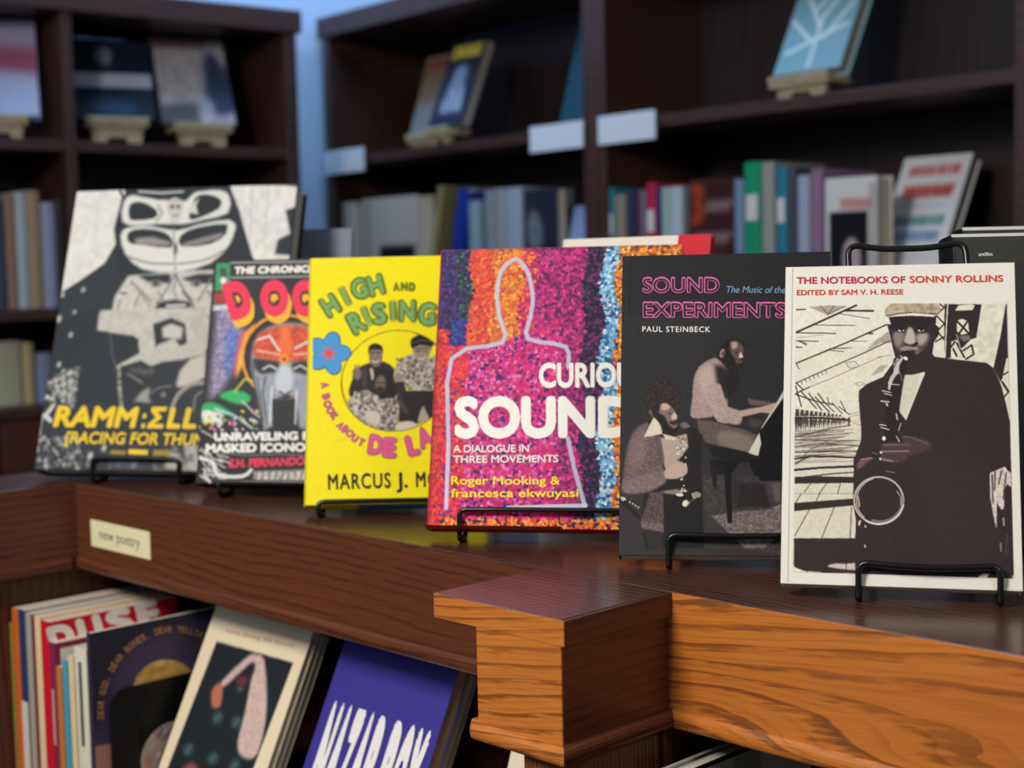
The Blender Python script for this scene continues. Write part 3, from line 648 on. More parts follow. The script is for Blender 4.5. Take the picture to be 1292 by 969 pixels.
# pianist
C.frame(850, 410, 5.1)
C.poly([(150, 610), (330, 640), (560, 720), (470, 830), (300, 790), (200, 750)], (94, 80, 76), 4, 1, sm=2, noise=10)
C.poly([(290, 680), (420, 690), (520, 740), (470, 825), (380, 800), (290, 760)], (132, 116, 108), 10, .9, sm=2)
C.poly([(105, 580), (118, 470), (125, 360), (160, 270), (260, 210), (330, 260), (350, 330), (340, 440), (345, 520), (300, 560), (240, 590), (150, 600)], (164, 140, 132), 4, 1, sm=2, noise=12, cell=3)
C.poly([(260, 260), (340, 280), (400, 300), (420, 380), (350, 470), (300, 470), (280, 400)], (32, 29, 30), 12, .95, sm=2)
C.poly([(160, 300), (240, 260), (270, 360), (240, 480), (180, 430)], (196, 172, 160), 14, .7, sm=2)
C.poly([(205, 400), (300, 380), (340, 520), (430, 550), (428, 635), (350, 632), (280, 620), (240, 540)], (176, 152, 142), 4, 1, sm=2, noise=12, cell=3)
for i in range(7): L([(290+i*20, 560+i*4), (285+i*22, 625)], 5, (110, 92, 88), .6, 1)
for i in range(6): L([(120+i*3, 420+i*28), (180, 440+i*26), (230, 470+i*20)], 5, (112, 94, 90), .55, 2, 3)
L([(110, 585), (180, 608), (250, 592)], 10, (30, 26, 26), 1, 1, 3)
C.poly([(425, 550), (560, 525), (640, 500), (660, 505), (650, 540), (620, 570), (560, 562), (430, 590)], (188, 160, 146), 3, 1, sm=2)
C.poly([(475, 470), (510, 480), (620, 495), (600, 515), (500, 515), (480, 500)], (112, 92, 86), 4, .9, sm=2)
for i in range(4): L([(610+i*12, 545+i*2), (628+i*9, 515+i*3)], 7, (206, 178, 162), .9, 1)
C.poly([(480, 600), (560, 610), (570, 640), (510, 660), (480, 640)], (84, 72, 70), 8, .8)
C.poly([(285, 200), (300, 140), (350, 95), (420, 90), (460, 120), (450, 170), (452, 210), (430, 290), (400, 300), (330, 270), (300, 230)], (34, 30, 31), 6, 1, sm=2)
C.poly([(362, 108), (410, 105), (448, 150), (442, 200), (432, 215), (440, 240), (400, 250), (385, 210), (362, 175)], (96, 80, 76), 4, 1, sm=2); C.poly([(365, 112), (400, 108), (410, 140), (375, 160)], (190, 164, 150), 4, .9)
C.poly([(415, 200), (428, 172), (446, 208), (420, 214)], (224, 200, 184), 2); L([(375, 172), (405, 166), (440, 172)], 9, (30, 26, 26)); C.ell(402, 178, 9, 6, (40, 34, 34)); L([(400, 236), (430, 232)], 6, (140, 118, 110), .8)
C.ell(310, 182, 16, 30, (150, 126, 116), 15, 2); C.ell(316, 184, 8, 18, (80, 66, 62), 15, 2); L([(330, 285), (342, 300)], 8, (214, 190, 176), .9)
C.specks((345, 220, 430, 300), 60, 3, 7, [(44, 38, 38), (22, 20, 20), (56, 48, 46)], .7, 3)
# piano
C.poly([(704, 420), (704, 970), (520, 970), (470, 860), (545, 830), (548, 680), (560, 665)], (16, 15, 16), 2); C.poly([(700, 690), (1100, 640), (1100, 1000), (545, 1000), (548, 690)], (15, 14, 15), 2)
C.poly([(704, 420), (720, 440), (560, 670), (560, 660)], (200, 196, 180), 1.5); C.poly([(548, 690), (560, 760), (540, 840), (470, 832)], (214, 212, 192), 2)
L([(545, 685), (700, 690), (760, 690)], 7, (150, 144, 138)); L([(425, 868), (520, 862)], 8, (190, 186, 176)); L([(555, 795), (545, 845)], 9, (210, 206, 190)); L([(700, 425), (560, 668)], 16, (212, 206, 190)); 
for i in range(9): L([(575+i*14, 640-i*24), (586+i*14, 646-i*24)], 3, (60, 56, 54), .7)
C.poly([(670, 560), (610, 650), (620, 660), (700, 545)], (15, 14, 15), 1)
# stool
C.frame(780, 460, 4.036)
C.poly([(450, 400), (640, 440), (720, 470), (640, 500), (480, 470)], (26, 24, 25), 3); L([(450, 442), (500, 448), (545, 468)], 11, (210, 204, 190), 1, 1, 3); C.poly([(470, 480), (620, 490), (570, 560), (470, 550)], (20, 19, 20), 2)
C.poly([(535, 500), (575, 500), (578, 800), (555, 806)], (16, 15, 16), 2); C.poly([(575, 560), (640, 600), (600, 700), (575, 720)], (44, 40, 40), 6, .8); C.poly([(470, 520), (500, 520), (500, 640), (480, 620)], (28, 26, 27), 2)
C.poly([(620, 600), (740, 600), (770, 720), (600, 725)], (34, 31, 32), 6, .9); L([(750, 600), (775, 690), (820, 735)], 9, (110, 100, 96), .8); C.poly([(780, 600), (822, 600), (822, 700), (790, 690)], (104, 92, 88), 5, .8)
# amplifier at far left
C.poly([(5, 660), (110, 760), (110, 790), (5, 700)], (30, 28, 28), 2); L([(10, 715), (105, 780)], 5, (130, 122, 116)); C.poly([(8, 665), (40, 682), (20, 694)], (196, 188, 176), 2)
for i in range(4): C.ell(60+i*14, 697+i*9, 4, 5, (210, 204, 196))
# saxophonist body
C.poly([(28, 640), (18, 600), (40, 470), (70, 350), (150, 290), (180, 265), (230, 340), (270, 380), (330, 340), (370, 310), (430, 360), (420, 540), (430, 700), (430, 930), (140, 930), (115, 800), (130, 660)], (30, 27, 28), 3)
C.poly([(20, 600), (38, 470), (70, 350), (150, 290), (190, 360), (210, 450), (235, 545), (230, 600), (150, 650), (60, 655), (24, 640)], (104, 84, 84), 4, 1, sm=2, noise=22, cell=2)
C.poly([(60, 420), (110, 330), (150, 340), (140, 480), (60, 560)], (134, 112, 110), 16, .6, sm=2, noise=18)
C.poly([(30, 590), (130, 560), (230, 535), (240, 600), (150, 640), (50, 655), (20, 635)], (124, 104, 100), 5, .95, sm=2, noise=18)
for i in range(5): L([(30+i*26, 640), (58+i*25, 582)], 6, (46, 38, 40), .75, 2)
for x in (150, 190): L([(x, 370), (x+8, 500)], 8, (44, 38, 40), .8, 2)
C.poly([(195, 362), (270, 380), (300, 362), (348, 350), (356, 420), (310, 480), (300, 545), (250, 565), (225, 480)], (176, 154, 140), 3, 1, sm=1, noise=8)
C.poly([(130, 368), (180, 265), (215, 300), (225, 352), (170, 362)], (216, 204, 178), 2, noise=8); C.poly([(225, 350), (300, 370), (285, 385), (240, 380)], (206, 192, 168), 2)
C.poly([(310, 300), (340, 290), (370, 315), (330, 325)], (120, 96, 92), 3); L([(232, 375), (300, 480)], 9, (26, 24, 25)); C.poly([(190, 365), (215, 360), (235, 480), (225, 530), (200, 420)], (96, 78, 76), 3, .9)
C.poly([(160, 650), (240, 640), (232, 850), (115, 830), (120, 780)], (84, 70, 70), 5, 1, noise=22, cell=2)
for a, b in (((170, 690), (150, 800)), ((215, 680), (205, 810)), ((190, 700), (185, 740))): L([a, b], 12, (146, 124, 118), .7, 4)
C.poly([(116, 795), (230, 812), (232, 852), (120, 828)], (112, 94, 92), 3, .9, noise=26, cell=2); L([(120, 660), (118, 690)], 5, (150, 130, 124)); C.poly([(230, 650), (420, 640), (435, 930), (235, 930)], (28, 26, 27), 3); C.poly([(135, 840), (225, 850), (230, 940), (150, 940)], (44, 41, 41), 4)
C.poly([(230, 640), (300, 630), (360, 640), (290, 660), (236, 654)], (150, 128, 116), 3, .9)
# head
C.frame(785, 470, 9.69)
C.poly([(330, 500), (250, 340), (290, 220), (380, 110), (480, 60), (600, 80), (690, 180), (700, 330), (660, 420), (560, 420), (470, 400), (450, 520), (380, 520)], (44, 34, 34), 20, .95, sm=3, noise=14, cell=3)
C.specks((270, 90, 690, 420), 160, 8, 18, [(62, 48, 48), (30, 24, 25), (74, 58, 58)], .35, 8, 4)
C.poly([(450, 480), (465, 400), (500, 370), (560, 385), (620, 440), (650, 480), (670, 560), (640, 590), (640, 620), (680, 640), (620, 690), (540, 650), (480, 580)], (126, 104, 96), 6, 1, sm=2)
C.poly([(480, 385), (540, 375), (590, 420), (530, 460), (480, 450)], (198, 174, 158), 8, .9, sm=2); C.poly([(620, 500), (650, 495), (672, 555), (620, 575), (600, 550)], (206, 182, 164), 5, .95, sm=2)
C.poly([(450, 500), (520, 540), (560, 620), (640, 690), (690, 650), (650, 760), (560, 740), (480, 660), (430, 560)], (28, 23, 24), 10, .95, sm=2); C.poly([(580, 590), (660, 590), (690, 610), (640, 640), (580, 620)], (40, 32, 32), 5, .9); L([(600, 640), (670, 625)], 12, (120, 92, 86), .8, 3); C.poly([(560, 650), (640, 650), (620, 680)], (110, 90, 84), 8, .7)
C.poly([(320, 480), (345, 440), (370, 500), (380, 560), (345, 520)], (120, 100, 92), 6, .8, sm=2)
for cx, cy, rx in ((585, 500, 46), (690, 462, 38)):
    L([(cx+rx*math.cos(a), cy+rx*.95*math.sin(a)) for a in np.linspace(0, 2*math.pi, 18)[:-1]], 9, (216, 206, 194), .9, 1, closed=True); C.ell(cx-4, cy-4, 18, 12, (50, 40, 40), 0, 4)
L([(470, 480), (540, 500)], 8, (200, 190, 178)); L([(500, 470), (560, 460), (610, 470)], 9, (30, 24, 24), .9, 2)
# instrument and hands
C.frame(785, 560, 5.93*831/711)
C.frame(785, 560, 6.925)
L([(490, -40), (500, 60), (520, 150), (520, 300), (510, 430)], 46, (56, 48, 46), 1, 2)
L([(505, -80), (512, 40), (525, 160), (530, 300), (515, 430)], 24, (176, 160, 148), .95, 2)
C.specks((480, -60, 560, 440), 70, 4, 11, [(236, 226, 212), (60, 50, 48), (34, 30, 30), (206, 192, 178)], .9, 11, 1)
C.ell(498, 455, 46, 26, (26, 24, 24), 5, 2); C.ell(500, 440, 34, 14, (222, 212, 198), 5, 2); L([(455, 450), (470, 480), (520, 480), (545, 450)], 7, (190, 178, 166), .9, 1, 3)
C.poly([(360, 240), (440, 175), (500, 150), (560, 180), (570, 220), (560, 260), (480, 300), (380, 300), (362, 270)], (186, 160, 146), 4, 1, sm=2)
for a, b in (((470, 190), (555, 185)), ((475, 225), (568, 222)), ((480, 262), (555, 258))): L([a, b], 18, (212, 188, 170), .9, 3); L([(a[0], a[1]+18), (b[0], b[1]+18)], 6, (60, 48, 46), .8, 2)
for y in (40, 85, 120): L([(468, y), (585, y-4)], 24, (196, 172, 156), .95, 3); L([(468, y+18), (580, y+16)], 6, (56, 46, 44), .8, 2)
C.poly([(360, 225), (376, 300), (300, 330), (270, 260)], (112, 94, 92), 4, .6)
C.poly([(525, 520), (560, 480), (585, 500), (600, 430), (650, 410), (690, 430), (680, 460), (640, 470), (600, 500), (560, 545), (530, 540)], (150, 140, 128), 3, 1, sm=1, noise=22); C.ell(548, 515, 24, 28, (226, 216, 198), 20, 3); C.poly([(575, 440), (600, 430), (620, 480), (590, 505)], (28, 26, 26), 2); L([(640, 420), (680, 425), (690, 445)], 12, (222, 212, 196), .9)
L([(648, 505), (660, 580)], 26, (206, 196, 180), .95, 2); L([(660, 590), (690, 740), (725, 920)], 9, (150, 140, 130), .9, 1); L([(605, 80), (720, 155)], 4, (170, 160, 150), .8); C.poly([(10, 455), (35, 480), (10, 495)], (210, 200, 188), 2)
C.specks((20, 10, 130, 250), 260, 2, 5, [(140, 120, 118), (72, 60, 62)], .3, 21); C.specks((165, 640, 350, 765), 200, 2, 5, [(150, 130, 126), (60, 50, 52)], .4, 22)
C.grain(4, 1.3); C.build('cover_photograph', T)
PK_O = P('pink_outline_ink', (214, 104, 160)); DKI = P('charcoal_ink', (40, 38, 42))
for txt, a in (('SOUND', (810.5, 369.2, 906.5, 369.2)), ('EXPERIMENTS', (811, 400.2, 990, 400.8))):
    letter_mesh([(txt, a[0], a[1]+.8, a[2]+1.6, a[3]+.8, 20.4, .042)], tf, 'title_lettering', T, PK_O, -.0004)
    letter_mesh([(txt, a[0]+.9, a[1]-.3, a[2]+.7, a[3]-.3, 17.2, .0)], tf, 'title_inline', T, DKI, -.0006)
letter_mesh([('The Music of the AACM', 917, 369.4, 1026, 370.4, 8.2, .0, .25)], tf, 'subtitle_lettering', T, PBL, -.0004)
letter_mesh([('PAUL STEINBECK', 810.5, 418.8, 896, 419.2, 6.8, .004, 0, 1.15)], tf, 'author_lettering', T, WHT, -.0004)
hinge(T, tf, .0055, .226, P('crease_dark', (26, 26, 28)))

# ---- dotted magenta hardcover
T, tf, w_, h_ = BK['curious']
C = Canvas(.0004, w_-.0004, .0004, h_-.0004, 2300, (200, 40, 110), tf)
g = np.random.default_rng(7); W, H = C.w, C.h
cell = 5.2; gx, gy = int(W/cell)+2, int(H/cell)+2
jx = (np.arange(gx)[None]+g.uniform(-.1, 1.1, (gy, gx)))*cell; jy = (np.arange(gy)[:, None]+g.uniform(-.1, 1.1, (gy, gx)))*cell
pts = np.stack([jx.ravel(), jy.ravel()], 1)
# column regions given by photo x at the top edge (558..862) as fractions of the width; the lower body is pink and red
def region(u, v):       # u 0..1 from left, v 0..1 from top
    body = v > (.36 if u < .20 else (.37-.1*(u-.2)/.3 if u < .5 else 2))
    r = g.random()
    wob = .012*math.sin(v*23+u*7)
    uu = u+wob
    if u < .045 and v > .30: return [(232, 52, 40), (226, 40, 60), (190, 30, 50), (240, 80, 40)]
    if v > .965: return [(240, 110, 40), (250, 160, 40), (60, 40, 60), (230, 70, 60)]
    if body and uu < .60:
        if u < .13: return [(236, 56, 56), (240, 84, 48), (226, 40, 84), (222, 30, 70), (120, 40, 110)]
        return [(226, 40, 120), (210, 34, 130), (232, 60, 140), (190, 40, 110), (214, 40, 90), (70, 40, 110), (236, 110, 170)]
    if uu < .07: return [(34, 26, 70), (50, 34, 110), (24, 22, 44), (60, 50, 130), (90, 40, 120)]
    if uu < .13: return [(24, 24, 50), (40, 60, 60), (30, 24, 60), (46, 110, 80), (70, 40, 120)] if v < .26 else [(30, 60, 150), (40, 40, 120), (30, 90, 170), (60, 30, 110)]
    if uu < .22: return [(236, 84, 44), (228, 64, 40), (246, 110, 50), (210, 60, 60)]
    if uu < .34: return [(244, 140, 36), (238, 120, 40), (250, 170, 60), (200, 90, 70), (236, 100, 40)]
    if uu < .40: return [(230, 70, 70), (200, 40, 110), (244, 130, 50), (180, 30, 100)]
    if uu < .60: return [(176, 36, 110), (200, 44, 120), (150, 32, 100), (216, 60, 130), (90, 34, 90)]
    if uu < .675: return [(22, 22, 44), (34, 30, 60), (50, 40, 80), (120, 40, 100)]
    if uu < .735: return [(120, 196, 226), (160, 214, 232), (70, 150, 206), (210, 226, 226), (40, 90, 150)]
    return [(236, 140, 30), (226, 120, 36), (246, 170, 60), (206, 96, 40), (150, 70, 50), (250, 190, 90)] if g.random() < .93 else [(60, 60, 100), (180, 40, 80)]
cols = []
for p in pts:
    rr = region(p[0]/W, p[1]/H); cols.append(rr[g.integers(0, len(rr))])
cols = np.array(cols, float)*g.uniform(.88, 1.12, (len(pts), 1))
yy, xx = np.mgrid[0:H, 0:W]; best = np.full((H, W), 1e9); sec = best.copy(); idx = np.zeros((H, W), int)
ci, ri = (xx/cell).astype(int), (yy/cell).astype(int)
for dy in (-1, 0, 1):
    for dx in (-1, 0, 1):
        c_ = np.clip(ci+dx, 0, gx-1); r_ = np.clip(ri+dy, 0, gy-1); k = r_*gx+c_
        d = np.hypot(xx-pts[k, 0], yy-pts[k, 1]); nb = d < best
        sec = np.where(nb, best, np.minimum(sec, d)); idx = np.where(nb, k, idx); best = np.where(nb, d, best)
edge = np.clip((sec-best)/1.6, 0, 1); img = cols[idx]
gap = np.array([40, 24, 66.])[None, None]
gw = .38*(1-edge)[..., None]; C.c = img*(1-gw)+(img*.35+gap*.65)*gw
for i in g.integers(0, len(pts), 260):      # dark drops between the dots
    x, y = pts[i]; x0_, y0_ = int(x), int(y); s = C.c[max(y0_-1, 0):y0_+2, max(x0_-1, 0):x0_+2]; s *= .3
C.frame(0, 0, 1)
outl = [(563, 640), (566, 560), (570, 452), (634, 432), (630, 400), (627, 370), (632, 343), (645, 329), (655, 329), (666, 345), (672, 375), (669, 400), (666, 427), (713, 437), (716, 462)]
CH_ = (190, 196, 216)
L = C.line
L(outl, 4.2, CH_, .93, .4, 3); L([(716, 552), (724, 590), (737, 636)], 4.2, CH_, .9); L([(640, 640), (738, 637)], 4.6, (200, 206, 222), .95); L([(565, 560), (563, 640)], 3.5, (214, 196, 220), .6)
C.grain(6, 1.1); C.build('cover_print', T)
WH2 = P('cream_ink', (240, 236, 224))
letter_mesh([('CURIOUS', 680, 489.5, 815, 489, 31.5, .034)], tf, 'title_lettering', T, WH2, -.0005)
letter_mesh([('SOUNDS', 573.5, 553.5, 832, 552.5, 53, .046)], tf, 'title_lettering', T, WH2, -.0005)
letter_mesh([('A DIALOGUE IN', 572, 571, 667.5, 570.5, 9.2, .014), ('THREE MOVEMENTS', 572, 584.3, 704.5, 583.3, 9.2, .014)], tf, 'subtitle_lettering', T, WH2, -.0005)
letter_mesh([('Roger Mooking &', 569.5, 611.5, 706.5, 611.5, 10.4, .012), ('francesca ekwuyasi', 569, 627.5, 730, 627, 10.4, .012)], tf, 'author_lettering', T, P('bright_yellow_ink', (250, 226, 20)), -.0005)
C = Canvas(.0004, w_*.55, .0004, .0206, 2300, (226, 70, 60), lambda x, y: np.stack([x, y], -1))
for i in range(900):
    x = g.uniform(0, C.w); y = g.uniform(0, C.h); c0 = [(240, 130, 40), (250, 170, 60), (200, 60, 60), (60, 40, 50), (236, 90, 50)][g.integers(0, 5)]
    ys, xs = int(y), int(x); C.c[max(ys-1, 0):ys+2, max(xs-1, 0):xs+2] = c0
o = C.build('dotted_lower_edge', T); o.rotation_euler = (R(90), 0, 0); o.location = (0, 0, -.0004)

# ---- yellow hardcover
T, tf, w_, h_ = BK['high']
YB_ = P('blue_flower_ink', (70, 150, 206)); GRI = P('green_ink', (118, 168, 98)); OLV = P('olive_outline_ink', (104, 118, 20)); RDI = P('red_flower_ink', (232, 74, 56))
x0, x1, z0, z1 = rect_local(tf, (426, 405), (585, 552))
C = Canvas(x0, x1, z0, z1, 2300, (243, 226, 0), tf)
C.frame(430, 400, 6.054); YLW = (243, 226, 0)
L = C.line
C.ell(420, 482, 418, 388, (112, 96, 20)); C.ell(420, 482, 413, 383, YLW)
C.poly([(60, 560), (90, 470), (95, 400), (140, 380), (215, 350), (330, 340), (410, 400), (400, 470), (480, 560), (500, 760), (400, 760), (220, 600), (90, 620)], (44, 38, 36), 4, 1, sm=2, noise=12)
C.ell(125, 430, 32, 48, (120, 106, 96), 0, 5); L([(108, 365), (112, 400)], 12, (130, 116, 104)); L([(130, 362), (130, 400)], 12, (130, 116, 104)); L([(180, 400), (180, 520)], 34, (74, 62, 58), .8, 3); L([(232, 400), (245, 470)], 24, (196, 186, 170), .9, 4)
C.ell(265, 300, 52, 78, (124, 108, 96), 0, 4); C.poly([(212, 290), (212, 225), (262, 200), (315, 225), (320, 290), (305, 250), (225, 250)], (28, 25, 26), 3, 1, sm=2); L([(228, 275), (252, 272)], 8, (50, 42, 40)); L([(275, 272), (300, 272)], 8, (50, 42, 40)); L([(240, 332), (262, 345), (290, 330)], 9, (214, 206, 192), .95, 2, 3); L([(262, 285), (262, 312)], 8, (160, 142, 128), .6, 2)
C.poly([(410, 400), (450, 320), (540, 275), (640, 330), (760, 260), (900, 300), (900, 560), (560, 570), (500, 520), (470, 520), (430, 480)], (176, 168, 152), 3, 1, sm=1)
C.specks((420, 300, 880, 550), 420, 6, 15, [(96, 88, 80), (206, 198, 182), (70, 64, 58), (150, 140, 126)], .7, 5, 2)
C.poly([(545, 250), (550, 190), (690, 190), (680, 270), (640, 350), (610, 370), (570, 310)], (150, 134, 120), 4, 1, sm=2); C.poly([(530, 180), (560, 150), (620, 135), (700, 185), (690, 225), (600, 210), (540, 240)], (24, 22, 24), 3, 1, sm=2); L([(540, 200), (620, 178), (700, 190)], 6, (110, 104, 100), .8, 1, 3); L([(575, 262), (600, 262)], 8, (46, 38, 36)); L([(630, 262), (655, 262)], 8, (46, 38, 36)); L([(590, 312), (615, 322), (640, 308)], 9, (216, 208, 194), .9, 2, 3)
C.poly([(560, 235), (690, 228), (660, 250), (640, 245), (570, 255)], (60, 50, 46), 6, .5)
C.ell(435, 465, 34, 40, (150, 136, 122), 0, 5); C.poly([(400, 500), (480, 490), (500, 600), (420, 600)], (44, 38, 38), 5)
C.poly([(490, 560), (900, 560), (900, 760), (680, 770), (560, 820), (440, 800), (440, 640)], (38, 33, 33), 4); C.poly([(440, 600), (520, 720), (500, 740), (430, 680)], (90, 80, 74), 6, .7)
C.poly([(625, 670), (660, 740), (680, 790), (580, 800), (600, 720)], (166, 156, 142), 4)
C.poly([(50, 640), (110, 590), (200, 550), (290, 620), (330, 590), (430, 630), (440, 760), (400, 870), (200, 860), (90, 740)], (150, 142, 128), 3, 1, sm=2); C.specks((70, 570, 440, 860), 420, 7, 17, [(100, 92, 82), (206, 198, 184), (78, 72, 66), (176, 168, 152)], .7, 6, 2)
C.poly([(245, 560), (250, 460), (300, 410), (380, 410), (400, 480), (420, 600), (340, 620), (290, 620)], (32, 28, 29), 5, 1, sm=2, noise=10); C.ell(300, 510, 42, 70, (112, 94, 84), 8, 5); C.ell(296, 560, 34, 34, (34, 28, 28), 0, 6, .85); L([(268, 500), (292, 502)], 9, (40, 34, 32)); L([(308, 502), (335, 498)], 9, (40, 34, 32)); C.ell(265, 615, 22, 26, (190, 182, 168), 20, 4)
C.ell(245, 765, 62, 52, (198, 188, 170), 20, 6); C.ell(495, 830, 84, 40, (204, 194, 176), -5, 5)
# keep the group inside the round frame
yy, xx = np.mgrid[0:C.h, 0:C.w]; q = C.T([(420, 482), (838, 482), (420, 870)]); a = np.hypot(*(q[1]-q[0])); b = np.hypot(*(q[2]-q[0]))
ud = (q[1]-q[0])/a; vd = (q[2]-q[0])/b; uu = ((xx-q[0, 0])*ud[0]+(yy-q[0, 1])*ud[1])/a; vv = ((xx-q[0, 0])*vd[0]+(yy-q[0, 1])*vd[1])/b; rr = np.hypot(uu, vv)
C.c[rr > 1.0] = YLW; ring = (rr > .985) & (rr < 1.005); C.c[ring] = (120, 104, 20)
C.build('cover_photograph', T)
def arc(chars, name, size, m_in, m_out, o=.0):
    """each letter: (char, cx, cy, tilt) centre in photo pixels, tilt in degrees anticlockwise"""
    for mm, bold, yo, sc in ((m_out, .075, -.0004, 1.16), (m_in, .035, -.0006, .98)):
        if mm is None: continue
        it = []
        for c in chars:
            ch, cx, cy, an = c[:4]; s = size*(c[4] if len(c) > 4 else 1)*sc; wd = s*{'I': .16, 'W': 1., 'M': .85, 'N': .7, 'O': .78, 'G': .72, 'H': .7, 'L': .5, 'J': .4}.get(ch, .62)
            if mm is m_out: wd += s*.10
            ca, sa = math.cos(R(an)), -math.sin(R(an)); ux, uy = ca, sa; nx, ny = uy, -ux   # n points up the letter
            bx, by = cx-nx*s/2, cy-ny*s/2
            it.append((ch, bx-ux*wd/2, by-uy*wd/2, bx+ux*wd/2, by+uy*wd/2, s, bold))
        letter_mesh(it, tf, name, T, mm, yo)
arc([('H', 416.8, 385.5, 32), ('I', 435.5, 373.5, 27), ('G', 453.5, 364.5, 22), ('H', 474, 360, 15)], 'title_lettering', 25, GRI, OLV)
arc([('A', 500, 362, 3), ('N', 510, 361.5, 0), ('D', 520, 362, -2)], 'title_lettering', 10, None, OLV)
arc([('R', 450, 407, 28, 1.05), ('I', 462.5, 399, 22), ('S', 478.5, 396, 8), ('I', 496, 392.5, 4), ('N', 514, 392.5, 0), ('G', 539, 396.5, -4, 1.05)], 'title_lettering', 26, GRI, OLV)
MAU = P('mauve_ink', (190, 96, 110)); PK2 = P('deep_pink_ink', (222, 84, 140))
arc([('A', 409.8, 486, -82), ('B', 411.5, 500.5, -72), ('O', 413.5, 510, -68), ('O', 417, 518, -62), ('K', 422, 525, -55), ('A', 429.5, 537, -48), ('B', 435.5, 541.5, -42), ('O', 441.5, 547, -38), ('U', 448, 553, -35), ('T', 456, 558, -30)], 'subtitle_lettering', 9.5, None, MAU)
arc([('D', 474, 561.5, -8), ('E', 491.5, 565, -2)], 'subtitle_lettering', 24, PK2, MAU)
arc([('L', 520.5, 562, 14), ('A', 536, 552, 20), ('S', 562, 538, 30), ('O', 580, 524, 38), ('U', 594, 508, 45), ('L', 606, 490, 55)], 'subtitle_lettering', 25, PK2, MAU)
letter_mesh([('MARCUS', 414, 617.8, 493, 615.7, 19.5, .02, 0, 1.15), ('J.', 500, 615.6, 514.5, 615.2, 19.5, .02), ('MOORE', 525, 615, 592, 613.2, 19.5, .02, 0, 1.15)], tf, 'author_lettering', T, INK, -.0005)
# flower
fx, fy = 415, 446
for sc_, mm, yy_ in ((1.1, P('navy_outline_ink', (30, 60, 90)), -.0004), (1.0, YB_, -.0005)):
    for k in range(5):
        a = R(72*k+74); cx, cy = fx+15*math.cos(a), fy-15*math.sin(a); t = np.linspace(0, 2*math.pi, 15)[:-1]
        pt = [(max(cx+12.5*sc_*math.cos(b)*math.cos(-a)-10*sc_*math.sin(b)*math.sin(-a), 394.5), cy+12.5*sc_*math.cos(b)*math.sin(-a)+10*sc_*math.sin(b)*math.cos(-a)) for b in t]
        flat('flower_petal', pt, tf, mm, T, yy_-.00001*k)
st = []
for k in range(12):
    a = R(30*k+10); r = 12 if k % 2 == 0 else 3.6; st.append((fx+r*math.cos(a), fy-r*math.sin(a)))
flat('flower_centre', st, tf, RDI, T, -.0007)
box('jacket_lower_edge', (.045, .0004, -.0003), (.157, .0235, .0002), P('steel_blue_board', (84, 130, 170)), T)

# ---- comic-style hardcover
T, tf, w_, h_ = BK['doom']
C = Canvas(.0004, w_-.0004, .0004, h_-.0004, 2000, (26, 27, 32), tf)
C.frame(250, 320, 3.23); L = C.line
C.poly([(70, 200), (150, 190), (460, 220), (640, 220), (640, 720), (20, 700)], (34, 32, 40), 3)
C.poly([(75, 215), (140, 215), (190, 300), (150, 400), (130, 500), (100, 560), (40, 600)], (150, 140, 170), 10, .9, noise=50, cell=3)
C.poly([(120, 300), (190, 330), (170, 430), (130, 520), (110, 450)], (70, 110, 190), 10, .8, noise=40, cell=3); C.poly([(170, 320), (215, 300), (190, 440), (150, 500), (140, 470)], (226, 90, 110), 8, .85)
C.poly([(190, 330), (230, 280), (210, 400), (190, 430), (150, 520), (165, 420)], (250, 200, 30), 5, .95)
C.ell(350, 420, 176, 176, (236, 150, 30)); C.ell(352, 422, 166, 168, (22, 22, 26))
C.poly([(20, 640), (90, 570), (180, 540), (250, 620), (260, 700), (100, 710), (10, 690)], (30, 34, 34), 4)
C.poly([(8, 640), (60, 610), (110, 650), (90, 690), (20, 690)], (220, 222, 214), 6); C.poly([(30, 605), (90, 615), (150, 660), (60, 640), (14, 632)], (40, 170, 90), 4, 1, sm=2); C.poly([(85, 575), (150, 552), (215, 580), (190, 615), (120, 600)], (46, 176, 96), 4, 1, sm=2); L([(70, 630), (150, 660), (220, 710)], 9, (190, 220, 230), .8, 2); L([(150, 560), (190, 510), (230, 520)], 9, (210, 214, 60), .8, 2)
L([(180, 600), (230, 650), (300, 700)], 8, (196, 196, 190), .8, 2); C.specks((20, 640, 300, 720), 50, 4, 10, [(230, 230, 224), (240, 130, 180), (90, 90, 96), (240, 220, 60)], .8, 9)
# plain metal mask (generic)
C.poly([(215, 470), (225, 360), (280, 300), (370, 280), (470, 300), (520, 380), (520, 480), (490, 590), (450, 700), (410, 705), (395, 590), (330, 585), (300, 700), (262, 700), (235, 560)], (150, 156, 166), 4, 1, sm=2, noise=12, cell=8)
C.poly([(255, 320), (370, 290), (480, 320), (505, 420), (380, 440), (228, 420), (235, 360)], (206, 74, 40), 6, 1, sm=2, noise=26, cell=5); C.poly([(340, 300), (370, 292), (385, 400), (350, 440), (325, 400)], (240, 110, 40), 5)
L([(245, 350), (290, 335), (330, 395)], 9, (226, 226, 226), .9, 2); L([(395, 385), (440, 360), (500, 352)], 9, (226, 226, 226), .9, 2); L([(240, 395), (330, 410)], 8, (230, 200, 180), .8, 2); L([(390, 410), (500, 400)], 8, (230, 200, 180), .8, 2)
C.poly([(228, 425), (330, 440), (330, 480), (260, 490), (232, 470)], (34, 32, 34), 4); C.poly([(380, 445), (500, 425), (495, 480), (440, 492), (385, 480)], (34, 32, 34), 4); L([(265, 470), (290, 456), (318, 470)], 8, (214, 214, 210), .9, 2, 3); L([(390, 470), (415, 456), (440, 470)], 8, (214, 214, 210), .9, 2, 3)
